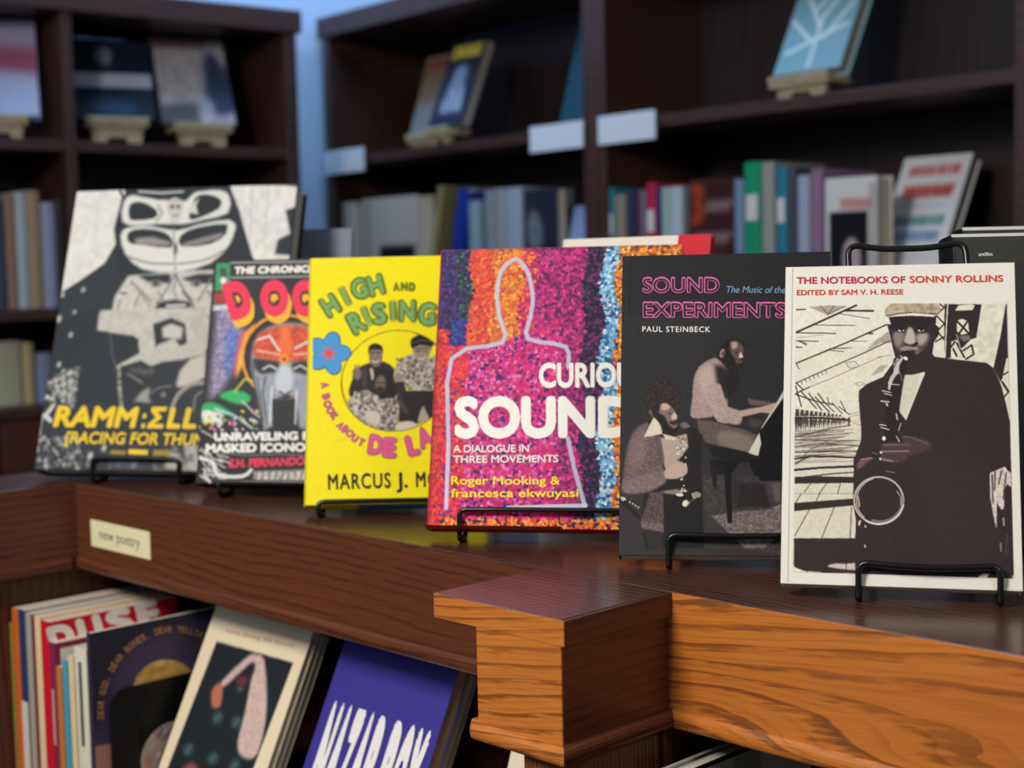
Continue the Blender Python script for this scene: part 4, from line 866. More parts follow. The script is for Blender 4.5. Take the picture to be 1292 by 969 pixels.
C.ell(350, 430, 20, 20, (240, 150, 30)); C.ell(350, 430, 9, 9, (190, 50, 30)); C.poly([(322, 470), (350, 450), (378, 470), (385, 540), (350, 570), (312, 545)], (198, 204, 210), 6, 1, sm=2); L([(330, 560), (352, 575), (378, 560)], 6, (40, 40, 44), .9, 1)
C.poly([(298, 590), (395, 590), (388, 710), (305, 710)], (30, 30, 34), 4, noise=10); L([(275, 500), (262, 560), (280, 690)], 8, (80, 84, 92), .8, 3); L([(300, 540), (292, 690)], 8, (226, 230, 232), .8, 3); L([(400, 560), (395, 690)], 8, (226, 230, 232), .8, 3); L([(240, 500), (265, 680)], 6, (60, 60, 66), .8, 3)
L([(225, 430), (225, 500), (262, 700)], 6, (40, 38, 42), .8, 2)
# white scrolls round the lower lettering
for s_ in range(26):
    x, y = 10+g.random()*80, 790+g.random()*130; L([(x, y), (x+g.random()*40-10, y+g.random()*30-15), (x+g.random()*50, y+g.random()*30)], 6, (214, 212, 206), .8, 1, 3)
L([(10, 830), (60, 850), (80, 900), (180, 905), (215, 880)], 14, (226, 224, 218), .95, 2, 3); L([(15, 720), (60, 745), (130, 760)], 7, (200, 198, 192), .8, 2); L([(90, 810), (200, 820), (330, 815), (430, 820)], 6, (190, 188, 182), .5, 2)
C.poly([(225, 885), (440, 878), (640, 880), (640, 925), (225, 930)], (206, 202, 190), 4, .9, noise=40, cell=4); 
for i in range(16): L([(240+i*26, 885), (232+i*26, 925)], 6, (60, 58, 56), .6, 2)
# header
C.poly([(68, 38), (640, 30), (640, 96), (68, 104)], (34, 33, 38), 1); L([(135, 38), (640, 30)], 7, (150, 150, 150)); L([(135, 98), (640, 90)], 7, (150, 150, 150)); C.poly([(76, 40), (130, 38), (130, 150), (68, 150)], (30, 150, 90), 1); C.poly([(90, 60), (115, 60), (118, 125), (92, 125)], (60, 60, 66), 3); C.ell(103, 110, 14, 16, (220, 224, 220), 0, 3)
C.poly([(66, 160), (126, 152), (124, 200), (62, 206)], (150, 50, 44), 2, noise=20); C.poly([(62, 210), (122, 206), (122, 228), (60, 232)], (200, 196, 200), 2, noise=40)
C.grain(6, 1.5); C.build('cover_print', T)
for mm, bold, dx, dy, yo in ((P('golden_ink', (240, 180, 20)), .09, 4, 9, -.0004), (P('black_outline_ink', (40, 10, 20)), .10, 0, 0, -.0005), (P('doom_red_ink', (232, 30, 74)), .065, 0, 0, -.0006)):
    letter_mesh([('D', 292.5+dx, 406+dy, 323+dx, 397+dy, 49, bold), ('O', 329+dx, 400+dy, 365+dx, 399+dy, 46, bold), ('O', 369+dx, 400+dy, 404+dx, 399+dy, 46, bold), ('M', 408+dx, 401+dy, 446+dx, 398+dy, 46, bold)], tf, 'title_lettering', T, mm, yo)
letter_mesh([('THE CHRONICLES OF', 296.5, 346, 432, 343, 9.2, .05, .15)], tf, 'series_lettering', T, WHT, -.0004)
letter_mesh([("UNRAVELING RAP'S", 270.5, 557, 424, 555, 11, .05), ('MASKED ICONOCLAST', 260, 571.5, 436, 569.5, 11.5, .05)], tf, 'subtitle_lettering', T, WHT, -.0006)
letter_mesh([('S.H. FERNANDO JR.', 288.5, 590.5, 402, 586.5, 11, .05, .2)], tf, 'author_lettering', T, P('pinkish_red_ink', (226, 50, 80)), -.0006)

# ---- large black and white hardcover
T, tf, w_, h_ = BK['ramm']
C = Canvas(.0004, w_-.0004, .0004, h_-.0004, 1700, (40, 46, 52), tf)
K = (34, 40, 46); Wt = (216, 214, 206); Gy = (150, 148, 142)
C.frame(140, 230, 5.1); L = C.line
C.poly([(-300, 20), (70, 20), (110, 100), (30, 260), (40, 380), (-40, 520), (-180, 620), (-400, 760)], Wt, 3, 1, noise=10, cell=10)
C.poly([(760, 20), (1260, 20), (1180, 900), (900, 470), (850, 300), (800, 180)], Wt, 3, 1, noise=12, cell=10); C.poly([(1110, 20), (1210, 20), (1190, 160), (1120, 180), (1150, 330), (1070, 370), (1050, 460), (1180, 470), (1200, 30)], K, 5); C.poly([(1130, 40), (1200, 40), (1180, 150), (1120, 150)], Wt, 5, .9)
L([(60, 60), (85, 110), (140, 60)], 16, K, .9, 3); L([(900, 60), (890, 420)], 8, (180, 178, 170), .6, 4); L([(1010, 60), (980, 400)], 8, (188, 186, 178), .6, 4)
C.poly([(70, 110), (110, 50), (760, 30), (820, 180), (850, 300), (900, 470), (820, 900), (60, 620), (20, 300)], K, 5)
# cap goggles
C.poly([(70, 250), (80, 130), (140, 80), (300, 110), (560, 60), (700, 50), (760, 90), (750, 200), (600, 240), (470, 270), (300, 270), (150, 280)], Wt, 5, 1, sm=2)
C.poly([(115, 210), (125, 140), (200, 130), (290, 180), (280, 230), (140, 245)], K, 4, 1, sm=2); C.poly([(500, 230), (540, 100), (620, 80), (700, 110), (690, 170), (560, 230)], K, 4, 1, sm=2); C.poly([(200, 60), (350, 50), (540, 60), (480, 120), (300, 110)], K, 6)
L([(180, 60), (330, 70), (460, 60)], 14, Wt, .8, 4); C.ell(410, 160, 52, 62, (190, 186, 176), 0, 4); C.poly([(370, 200), (450, 200), (430, 262), (385, 262)], (196, 192, 182), 4); C.ell(392, 158, 12, 10, K, 0, 3); C.ell(430, 158, 12, 10, K, 0, 3); L([(395, 215), (428, 215)], 7, K, .8, 2)
C.poly([(480, 190), (520, 140), (570, 95), (545, 150), (560, 210), (520, 200)], (206, 202, 192), 4)
L([(300, 150), (330, 200), (290, 250)], 16, Gy, .8, 4)
# visor
C.poly([(60, 340), (110, 290), (250, 280), (420, 310), (560, 270), (760, 240), (790, 300), (760, 400), (640, 520), (420, 580), (200, 560), (90, 460)], Wt, 5, 1, sm=2)
C.poly([(105, 340), (150, 305), (280, 305), (375, 345), (385, 420), (200, 400), (120, 390)], K, 4, 1, sm=2); C.poly([(450, 340), (560, 290), (740, 270), (735, 330), (640, 395), (450, 410)], K, 4, 1, sm=2)
C.poly([(150, 360), (260, 350), (380, 380), (380, 410), (160, 400)], (160, 150, 144), 6, .9); C.poly([(460, 390), (600, 350), (720, 320), (700, 360), (560, 400), (460, 412)], (150, 140, 136), 6, .9)
C.ell(770, 300, 26, 42, Wt, 20, 5); C.ell(412, 430, 12, 40, K, 0, 4); L([(110, 480), (250, 520), (400, 525)], 12, (120, 116, 110), .8, 4, 3); L([(430, 525), (600, 500), (720, 440)], 12, (120, 116, 110), .8, 4, 3); L([(400, 300), (412, 560)], 14, Gy, .7, 4)
# face and collar
C.poly([(110, 600), (400, 570), (720, 560), (860, 640), (820, 1010), (-20, 1000), (20, 740)], (196, 192, 182), 5, 1, noise=10, cell=9)
C.poly([(170, 600), (380, 590), (380, 650), (300, 640), (240, 640)], K, 6); C.poly([(450, 620), (560, 590), (720, 590), (650, 650), (560, 650)], K, 6); C.ell(290, 650, 36, 24, (120, 116, 108), 0, 5); C.ell(285, 650, 12, 14, K, 0, 3); C.ell(545, 650, 36, 24, (120, 116, 108), 0, 5); C.ell(548, 650, 12, 14, K, 0, 3)
L([(420, 600), (400, 700), (420, 740)], 14, (140, 134, 126), .8, 6); C.poly([(275, 820), (310, 770), (410, 755), (500, 770), (520, 820), (400, 812)], K, 5, 1, sm=1); L([(360, 795), (470, 790)], 20, (200, 196, 188), .9, 4); L([(170, 690), (250, 800)], 10, (120, 116, 110), .6, 5); L([(460, 700), (530, 800)], 14, (90, 86, 82), .8, 6)
for a, b, wd in (((130, 640), (250, 760), 16), ((640, 620), (560, 760), 16), ((180, 720), (150, 800), 12), ((300, 700), (340, 760), 12), ((560, 820), (640, 880), 16), ((230, 830), (150, 900), 14), ((620, 700), (700, 800), 18), ((60, 760), (40, 830), 12)): L([a, b], wd, (128, 124, 118), .75, 8)
C.poly([(270, 860), (230, 1000), (180, 1000), (215, 870)], (110, 108, 104), 9, .7); C.poly([(540, 880), (560, 1000), (620, 1000), (590, 860)], (120, 116, 110), 9, .7); L([(410, 590), (470, 700), (520, 760)], 12, (90, 88, 84), .7, 5, 3); L([(410, 590), (350, 700), (290, 780)], 12, (100, 98, 94), .7, 5, 3)
C.poly([(260, 900), (330, 880), (395, 860), (500, 900), (490, 1010), (280, 1010)], K, 5)
L([(-20, 835), (165, 850)], 16, K, 1, 4); L([(60, 715), (100, 712)], 10, K, .8, 3)
C.frame(40, 400, 4.613)
C.poly([(330, 110), (400, -40), (1010, -60), (1040, 180), (640, 260), (620, 210), (620, 100), (380, 80), (345, 115)], (190, 186, 174), 4, 1, noise=12, cell=9)
C.poly([(100, 60), (395, -60), (380, 80), (600, 110), (640, 250), (560, 500), (100, 500)], K, 5)
C.poly([(705, 40), (770, 20), (810, 5), (890, 40), (900, 150), (860, 170), (830, 120), (730, 160), (720, 180)], K, 4); C.poly([(755, 60), (810, 35), (880, 60), (870, 130), (760, 120)], (196, 192, 182), 6)
C.poly([(480, 290), (640, 200), (800, 170), (1010, 165), (1010, 215), (860, 250), (760, 260), (680, 290), (640, 250), (500, 292)], (188, 184, 170), 4, 1, noise=12)
C.poly([(545, 290), (640, 260), (700, 290), (860, 250), (840, 400), (800, 520), (560, 540)], K, 6); C.poly([(560, 290), (720, 300), (700, 340), (600, 330)], (90, 90, 86), 8, .8, noise=30, cell=4)
C.poly([(835, 400), (860, 310), (920, 240), (1010, 210), (1010, 350), (930, 390), (860, 410)], (196, 190, 176), 6, 1, sm=1); L([(810, 540), (850, 450), (930, 390), (1010, 380)], 22, (160, 154, 142), .95, 5, 3); L([(940, 540), (950, 460), (1000, 430)], 12, (130, 126, 118), .9, 4, 3)
L([(560, 330), (640, 380)], 16, (120, 118, 110), .8, 6); C.poly([(590, 490), (640, 430), (690, 400), (680, 470), (700, 500)], (166, 160, 150), 6, .9); L([(690, 440), (740, 410), (810, 400)], 14, (110, 108, 104), .8, 5, 3); C.ell(765, 450, 16, 18, (120, 118, 112), 0, 5)
L([(505, 290), (510, 400), (520, 520)], 20, (170, 166, 156), .9, 3); C.specks((495, 290, 530, 520), 30, 4, 8, [(60, 62, 64)], .8, 4); L([(455, 100), (470, 220), (490, 290)], 8, (90, 96, 98), .8, 3)
for x, y, r in ((160, 10, 18), (228, 102, 14), (160, 275, 15), (250, -30, 12), (420, 760, 18), (340, 805, 20), (100, -90, 16), (180, -130, 14), (300, -160, 14)): C.ell(x, y, r*.8, r*1.3, (200, 198, 190), 20, 5, .9)
C.poly([(90, 400), (150, 330), (280, 285), (260, 400), (250, 520), (190, 500), (110, 430)], (150, 148, 140), 6, .9, noise=70, cell=6)
L([(60, 480), (100, 460), (130, 500), (90, 560)], 22, Wt, .9, 4, 3); L([(40, 690), (60, 570), (110, 600)], 24, Wt, .9, 4, 2); C.specks((30, 690, 280, 880), 160, 7, 16, [(180, 178, 170), (90, 94, 94), (120, 120, 116), (40, 46, 50)], .85, 13, 3)
C.specks((90, 300, 270, 520), 60, 6, 14, [(200, 196, 188), (60, 64, 66)], .8, 14, 3)
C.poly([(770, 770), (860, 790), (900, 880), (880, 740), (960, 740), (1000, 900), (760, 880), (790, 830)], (190, 184, 172), 8, .9, noise=20); C.ell(590, 850, 20, 34, Gy, 10, 6, .8); C.poly([(450, 800), (620, 830), (560, 880), (450, 870)], (70, 78, 96), 8, .8); C.specks((280, 740, 980, 880), 40, 8, 18, [(120, 120, 116), (70, 74, 78), (160, 158, 150)], .6, 15, 5)
C.grain(5, 1.4); C.build('cover_photograph', T)
YE = P('golden_yellow_ink', (238, 200, 20))
letter_mesh([('RAMM', 67, 539, 176, 540.5, 27, .04, .22), (':', 178.5, 540.5, 185, 540.5, 27, .03, .22)], tf, 'title_lettering', T, YE, -.0006)
letter_mesh([('L', 210, 541, 228, 541.2, 27, .04, .22), ('L', 230, 541.2, 248, 541.4, 27, .04, .22), ('Z', 251, 541.5, 274, 541.8, 27, .04, .22)], tf, 'title_lettering', T, YE, -.0006)
def sigma(x, y, s): flat('title_lettering', [(x, y), (x+1+s*.02, y-s*.2), (x+s*.42, y-s*.5), (x+s*.2, y-s*.8), (x+s*.25, y-s), (x+s*.95, y-s), (x+s*.9, y-s*.8), (x+s*.5, y-s*.8), (x+s*.72, y-s*.5), (x+s*.33, y-s*.2), (x+s*.78, y-s*.2), (x+s*.74, y)], tf, YE, T, -.0006)
sigma(185.5, 540.6, 27); sigma(277, 541.8, 27); sigma(300, 542.4, 24)
letter_mesh([('[RACING FOR THUNDER]', 81, 559.5, 300, 563, 15, .025, .22)], tf, 'subtitle_lettering', T, YE, -.0006)
DY = P('dull_yellow_ink', (150, 130, 40))
flat('imprint_mark', [(140, 568), (160, 569), (158, 574), (139, 573)], tf, DY, T); flat('imprint_mark', [(163, 567), (187, 568), (186, 574), (162, 573)], tf, YE, T); flat('imprint_mark', [(194, 568), (216, 568), (215, 575), (193, 575)], tf, DY, T)

# ---- black case lettering
T, tf, w_, h_ = BK['case']
letter_mesh([('art/film', 1234.5, 323.2, 1252, 322.8, 4.2, .02)], tf, 'case_lettering', T, WHT, -.0006)
box('edge_highlight', (0, -.0008, .2282), (.2, .003, .2304), P('highlight_white', (214, 214, 208), .3), T)  # painted highlight: pale strip along the top edge of the case
flat('label_panel', [(1204, 298), (1292, 292), (1400, 286), (1400, 333), (1206, 333)], tf, P('olive_grey_gloss', (44, 44, 38), .4, .25), T, -.0004)
T, tf, w_, h_ = BK['case2']
box('edge_highlight', (0, -.0008, .2340), (.2, .004, .2364), MATS['highlight_white'], T)  # same painted highlight on the rear case
# ================================================================ books and cards on the far bookcases
def unit_axes(phi): return np.array([math.cos(phi), math.sin(phi), 0]), np.array([-math.sin(phi), math.cos(phi), 0])
def onunit(U, inset, x, y):
    org, phi = U; u, n = unit_axes(phi); P0 = np.array([org[0], org[1], 0])+n*inset; d = ray(x, y); t = ((P0-CP)@n)/(d@n); p = CP+d*t-P0
    return p@u, p[2]
UR, UL = (OR_, PHR), (OL, PHL)
def upos(U, s, inset, z):
    u, n = unit_axes(U[1]); p = np.array([U[0][0], U[0][1], 0])+u*s+n*inset; return (p[0], p[1], z)
def spine(U, zs, inset, px0, px1, ytop, rgb, label, group, yy=None, depth=.15, band=None, name='book'):
    yy = yy or ytop+30
    s0, s1 = onunit(U, inset, px0, yy)[0], onunit(U, inset, px1, yy)[0]; zt = onunit(U, inset, (px0+px1)/2, ytop)[1]
    t = max(s1-s0-.001, .005); h = zt-zs
    cm = P('cloth_%d_%d_%d' % rgb, rgb, .55)
    T, tf = make_book(name, label, upos(U, s1-.0005, inset, zs+.0008), U[1]+R(90), 0, depth, h, t, cm, group=group)
    if band: box('title_band', (-.0035, t*.15, h*band[1]), (-.0006, t*.85, h*band[2]), P('band_%d_%d_%d' % band[0], band[0], .5), T)
    return T
ZR = .1655
G1 = 'spines on the lower shelf of the right bay'
for a in [
 (766, 775.5, 238, (24, 120, 132), 'slim teal book, leftmost spine in the far right bay'),
 (776, 790, 246, (132, 122, 106), 'beige book right of the slim teal spine, far right bay'),
 (790.5, 799, 241, (44, 52, 76), 'dark blue thin book between beige and plum spines'),
 (800, 806.5, 238, (60, 26, 60), 'plum-coloured thin book right of the dark blue one'),
 (807, 815.5, 240, (110, 96, 112), 'grey-mauve thin book left of the crimson spine'),
 (816, 828, 231, (172, 34, 68), 'crimson book in the far right bay'),
 (828.5, 834, 236, (40, 40, 96), 'narrow indigo book right of the crimson spine'),
 (835, 845, 237, (150, 172, 160), 'pale green book left of a white spine'),
 (845.5, 861, 236, (168, 178, 190), 'whitish-blue book left of the dark gap'),
 (927, 938.5, 228, (112, 134, 168), 'pale steel-blue book left of the tall green one'),
 (939.5, 960, 205, (24, 140, 98), 'tall bright green book in the far right bay'),
 (961.5, 977, 205, (146, 146, 140), 'tall stone-grey book right of the green one'),
 (979.5, 993.5, 211, (36, 118, 142), 'tall petrol-blue book right of the stone-grey one'),
 (994, 1003.5, 212, (66, 72, 80), 'dark grey book right of the petrol-blue one'),
 (1006.5, 1021.5, 222, (156, 160, 184), 'pale lilac-grey book left of the mauve spine'),
 (1023, 1038, 214, (134, 104, 134), 'dusty mauve book beside the cream boxed one')]:
    spine(UR, ZR, .012, *a[:3], a[3], a[4], G1, band=((200, 200, 196), .55, .75) if a[3][0] in (24, 36, 172) else None)
def front_book(U, zs, inset, pxl, pxr, ytop, t, rgb, label, yaw=0, lean=0, name='book', hard=True, group=None, yb=None, pages=None):
    """book standing with its cover outwards; left and right cover edge at pxl / pxr (photo pixels on the shelf plane)"""
    s0, s1 = onunit(U, inset, pxl, ytop)[0], onunit(U, inset, pxr, ytop)[0]; zt = onunit(U, inset+.02, (pxl+pxr)/2, ytop)[1]
    h = (zt-zs)/math.cos(lean); wd = (s1-s0)/math.cos(yaw)
    loc = upos(U, s0, inset, zs+t*math.sin(lean)+.0008)
    T, tf = make_book(name, label, loc, U[1]+yaw, lean, wd, h, t, P('cloth_%d_%d_%d' % rgb, rgb, .5), hard=hard, group=group, pages=pages)
    return T, tf, wd, h
# dark boxed cover with orange numeral and white lines
T, tf, wd, h = front_book(UR, ZR, .012, 869, 926, 227, .03, (62, 30, 30), 'dark maroon book facing out with orange mark and pale lettering')
lt = lambda x, y: np.stack([x, y], -1)
C = Canvas(.001, wd-.001, .002, h-.002, 700, (58, 28, 28), lambda x, y: np.stack([x*wd, (1-y)*h], -1))
C.frame(0, 0, 1); C.line([(.12, .08), (.25, .1), (.2, .2), (.26, .3), (.12, .36)], .09, (214, 84, 34)); g = random.Random(3)
for y, x0_, x1_ in ((.22, .45, .95), (.27, .4, .85), (.5, .15, .9), (.55, .2, .8), (.82, .15, .8), (.87, .25, .7)): C.line([(x0_, y), (x1_, y-.01)], .035, (176, 160, 156), .8)
C.line([(.2, .66), (.7, .66)], .1, (110, 50, 36), .8); C.build('cover_print', T)
# cream box with black window
T, tf, wd, h = front_book(UR, ZR, .012, 1041, 1107, 225, .045, (206, 204, 198), 'white slipcase facing out with a black picture panel and red line')
C = Canvas(.001, wd-.001, .002, h-.002, 700, (206, 204, 198), lambda x, y: np.stack([x*wd, (1-y)*h], -1))
C.poly([(.08, .3), (.8, .3), (.8, 1), (.08, 1)], (18, 18, 24), .01); C.line([(.35, .22), (.8, .24)], .06, (170, 60, 60), .9); C.ell(.5, .72, .18, .2, (170, 150, 150), 0, .02); C.poly([(.4, .8), (.62, .8), (.7, 1), (.3, 1)], (90, 116, 120), .02); C.line([(.9, .1), (.9, .9)], .06, (120, 116, 116), .8); C.build('cover_print', T)
# leaning white display book, right
T, tf = make_book('display_book', 'white book on display with red and teal lettering, far right', upos(UR, 1.565, .081, ZR+.014), PHR, R(28.5), .137, .25, .028, P('white_jacket', (222, 224, 230)), pages=PAGESG)
BKD = (T, tf)
G2 = 'spines on the lower shelf of the left bay'
for a in [
 (433, 450, 256, (158, 156, 146), 'pale grey book standing first in the far left bay'),
 (592, 606, 254, (126, 148, 158), 'short light blue book right of the royal blue one'),
 (612, 624, 240, (128, 130, 138), 'grey book right of the short light blue one'),
 (624.5, 638, 238, (140, 142, 146), 'mid grey book, second of the grey pair'),
 (638.5, 659, 237, (142, 154, 172), 'broad blue-grey book left of the dark cover')]:
    spine(UR, ZR, .012, *a[:3], a[3], a[4], G2)
T, tf, wd, h = front_book(UR, ZR, .012, 457, 527, 250, .05, (160, 158, 150), 'large pale grey book facing out with a black square panel')
C = Canvas(.001, wd-.001, .002, h-.002, 500, (160, 158, 150), lambda x, y: np.stack([x*wd, (1-y)*h], -1))
C.poly([(.3, .5), (.92, .5), (.92, 1), (.3, 1)], (16, 17, 20), .02); C.ell(.6, .85, .16, .12, (90, 90, 70), 0, .03); C.line([(.1, 0), (.1, 1)], .05, (110, 96, 96), .7); C.build('cover_print', T)
def leaner(px0, px1, ytop, rgb, label, tilt, t):
    s1, zt = onunit(UR, .012, px1, ytop); cm = P('cloth_%d_%d_%d' % rgb, rgb, .55)
    h = (zt-ZR)/math.cos(tilt)-t*math.sin(abs(tilt)); u, n = unit_axes(PHR)
    T, tf = make_book('leaning_book', label, upos(UR, s1-(zt-ZR)*math.tan(tilt), .012, ZR+.001), 0, 0, .16, h, t, cm)
    # spine outwards, the whole book tipped sideways along the shelf
    T.matrix_world = Matrix.Translation(T.location) @ Matrix.Rotation(PHR, 4, 'Z') @ Matrix.Rotation(tilt, 4, 'Y') @ Matrix.Rotation(R(90), 4, 'Z')
    return T
leaner(545, 560, 234, (130, 122, 82), 'tan book leaning to the right beside the royal blue one', R(13), .02)
leaner(563, 595, 236, (22, 48, 132), 'royal blue book leaning to the right in the left bay', R(13), .044)
T, tf, wd, h = front_book(UR, ZR, .012, 661, 703, 240, .03, (40, 42, 54), 'dark book facing out with grey smudged picture')
C = Canvas(.001, wd-.001, .002, h-.002, 500, (38, 40, 52), lambda x, y: np.stack([x*wd, (1-y)*h], -1))
C.ell(.3, .4, .25, .2, (96, 104, 116), 20, .05, noise=30); C.line([(.1, .7), (.9, .62)], .08, (80, 90, 110), .8, .04); C.build('cover_print', T)
T, tf, wd, h = front_book(UR, ZR, .012, 704, 733, 262, .012, (132, 146, 190), 'pale blue book tilted against the middle upright', lean=R(14), yaw=R(-4))
C = Canvas(.001, wd-.001, .002, h-.002, 500, (132, 146, 190), lambda x, y: np.stack([x*wd, (1-y)*h], -1)); C.ell(.5, .55, .16, .08, (50, 56, 84), 0, .03); C.build('cover_print', T)

EASW = mat('pale_easel_wood', (164, 150, 120), .6, .3, var=.15, scale=60)
def easel(loc, yaw, lean, wd, label, hgt=.03):
    T = thing('wooden_easel', label, 'easel', loc, (0, 0, yaw), 'pale wooden easels on the far shelves')
    box('ledge', (-wd/2, -.035, hgt-.012), (wd/2, .03, hgt), EASW, T, .001); box('ledge_lip', (-wd/2, -.038, hgt-.002), (wd/2, -.032, hgt+.008), EASW, T, .001)
    bm = bmesh.new()                                    # front apron cut like a shallow bracket
    pr = [(-wd*.38, 0), (-wd*.2, 0), (-wd*.14, hgt*.3), (wd*.14, hgt*.3), (wd*.2, 0), (wd*.38, 0), (wd*.42, hgt-.013), (-wd*.42, hgt-.013)]
    a = [bm.verts.new((x, -.026, z)) for x, z in pr]; b = [bm.verts.new((x, -.014, z)) for x, z in pr]
    bm.faces.new(a[::-1]); bm.faces.new(b)
    for i in range(len(pr)): bm.faces.new((a[i], a[(i+1) % len(pr)], b[(i+1) % len(pr)], b[i]))
    bmesh.ops.recalc_face_normals(bm, faces=bm.faces); bmobj('apron', bm, EASW, T)
    k = box('back_rest', (-wd*.3, 0, 0), (wd*.3, .006, .13), EASW, T); k.location = (0, .031, hgt-.01); k.rotation_euler = (-lean, 0, 0)
    box('rear_foot', (-.01, .03, 0), (.01, .1, .012), EASW, T)
    return T
def display(U, zs, inset, pxc, yb, wd, h, t, rgb, yaw, lean, label, elabel, hgt=.032, hard=True, ewd=None):
    s = onunit(U, inset, pxc, yb)[0]; cl = upos(U, s, inset, zs+.0006); a = U[1]+yaw
    easel(cl, a, lean, ewd or wd*.7, elabel, hgt)
    u = np.array([math.cos(a), math.sin(a), 0]); n = np.array([-math.sin(a), math.cos(a), 0])
    loc = np.array(cl)-u*wd/2-n*.012+np.array([0, 0, hgt+t*math.sin(lean)+.001])
    return make_book('display_book', label, tuple(loc), a, lean, wd, h, t, P('cloth_%d_%d_%d' % rgb, rgb, .5), hard=hard, pages=PAGESG)+(wd, h)
def paint(T, wd, h, base, fn, res=600):
    C = Canvas(.0015, wd-.0015, .0015, h-.0015, res, base, lambda x, y: np.stack([np.asarray(x)*wd, (1-np.asarray(y))*h], -1)); fn(C); C.build('cover_print', T)
ZS = .5055
T, tf, wd, h = display(UR, ZS, .05, 1022, 115, .145, .225, .03, (150, 200, 216), R(0), R(27), 'light blue book on display, right end of the upper shelf', 'pale easel under the light blue display book', ewd=.13)
def f_(C):
    for a in (((.5, .95), (.5, .5)), ((.5, .6), (.2, .3)), ((.5, .5), (.8, .2)), ((.2, .3), (.1, .1)), ((.8, .2), (.95, .05)), ((.35, .45), (.6, .2)), ((.1, .8), (.9, .6)), ((.05, .5), (.4, .7)), ((.9, .4), (.6, .7))): C.line(a, .05, (214, 230, 236), .9, .02)
    C.line([(.2, .1), (.8, .1)], .06, (214, 190, 190), .8, .02)
paint(T, wd, h, (118, 164, 180), f_)
T, tf, wd, h = display(UR, ZS, .10, 541, 178, .125, .205, .012, (130, 110, 84), R(0), R(18), 'tan magazine-like book behind the yellow-lettered one', 'pale easel under the tan display book', hard=False)
paint(T, wd, h, (124, 106, 84), lambda C: (C.poly([(.1, .05), (.9, .05), (.9, .18), (.1, .18)], (140, 70, 50), .02), C.poly([(.0, .6), (1, .55), (1, 1), (0, 1)], (120, 130, 140), .05, .8)))
T, tf, wd, h = display(UR, ZS, .045, 566, 178, .125, .215, .028, (40, 46, 60), R(0), R(23), 'dark book with yellow lettering and pale figures, on display', 'pale easel under the yellow-lettered display book')
def f_(C):
    C.poly([(.08, .04), (.92, .04), (.92, .2), (.08, .2)], (190, 170, 60), .02, noise=50, cell=3)
    C.ell(.5, .38, .2, .1, (120, 140, 170), 0, .03); C.poly([(.3, .45), (.7, .45), (.85, .85), (.2, .85)], (140, 152, 172), .03, noise=40, cell=4)
    for x in (.35, .5, .65): C.line([(x, .45), (x-.04, .85)], .04, (60, 66, 84), .8, .02)
paint(T, wd, h, (34, 40, 58), f_)
T, tf = make_book('leaning_paperback', 'dark teal book leaning against the middle upright, upper shelf', upos(UR, onunit(UR, .03, 705, 150)[0], .03, ZS+.010), PHR, R(17), .934-onunit(UR, .03, 705, 150)[0], .30, .02, P('dark_teal_cloth', (14, 62, 76)))
# white display book on the lower shelf: lettering rows
T, tf = BKD
def f_(C):
    for y, c in ((.12, (190, 60, 66)), (.27, (196, 84, 60)), (.3, (170, 60, 70)), (.52, (50, 130, 140)), (.64, (60, 120, 180))):
        x = .14
        while x < .84:
            ww = g.uniform(.03, .07); C.poly([(x, y-.04), (x+ww, y-.04), (x+ww, y+.04), (x, y+.04)], c, .008, .85); x += ww+.02
    C.line([(.2, .4), (.8, .4)], .02, (150, 180, 190), .7, .01)
paint(T, .137, .25, (222, 224, 230), f_)
# left unit
ZL1, ZL2 = .4962, .1562
T, tf, wd, h = display(UL, ZL1, .09, 146, 182, .17, .185, .014, (22, 30, 48), R(-14), R(20), 'dark navy book with a white band, on display at left', 'pale easel under the navy display book', ewd=.13, hgt=.05)
paint(T, wd, h, (20, 30, 48), lambda C: (C.poly([(.0, .42), (1, .42), (1, .6), (0, .6)], (170, 180, 196), .01), C.ell(.42, .2, .1, .13, (120, 130, 140), 0, .03), C.ell(.5, .85, .3, .1, (40, 70, 110), 0, .05)))
T, tf, wd, h = display(UL, ZL1, .075, 252, 185, .165, .212, .02, (110, 112, 124), R(-8), R(23), 'pale patterned book with navy corner, on display left of the wall strip', 'pale easel under the patterned display book', ewd=.13, hgt=.045)
def f_(C):
    C.poly([(0, 0), (1, 0), (1, 1), (0, 1)], (172, 168, 172), .02, noise=20, cell=5); C.poly([(.68, .25), (.8, .12), (1, .4), (1, .85), (.75, .9), (.62, .7)], (54, 66, 96), .04); C.poly([(.0, .0), (.8, .0), (.7, .1), (0, .12)], (140, 100, 110), .04); C.ell(.6, .78, .12, .1, (160, 166, 180), 0, .04); C.poly([(0, .8), (.5, .75), (.5, 1), (0, 1)], (60, 66, 70), .04, .8)
paint(T, wd, h, (170, 168, 172), f_)
T, tf, wd, h = display(UL, ZL1, .06, 2, 172, .15, .215, .02, (170, 160, 190), R(-18), R(20), 'lavender and pink book on display at the left edge', 'pale easel at the left edge of the frame', ewd=.1, hgt=.04)
paint(T, wd, h, (160, 152, 186), lambda C: (C.poly([(0, .25), (1, .3), (1, .55), (0, .5)], (150, 84, 110), .06), C.poly([(0, .55), (1, .6), (1, 1), (0, 1)], (160, 174, 206), .06)))
G3 = 'spines on the middle shelf of the left-wall bookcase'
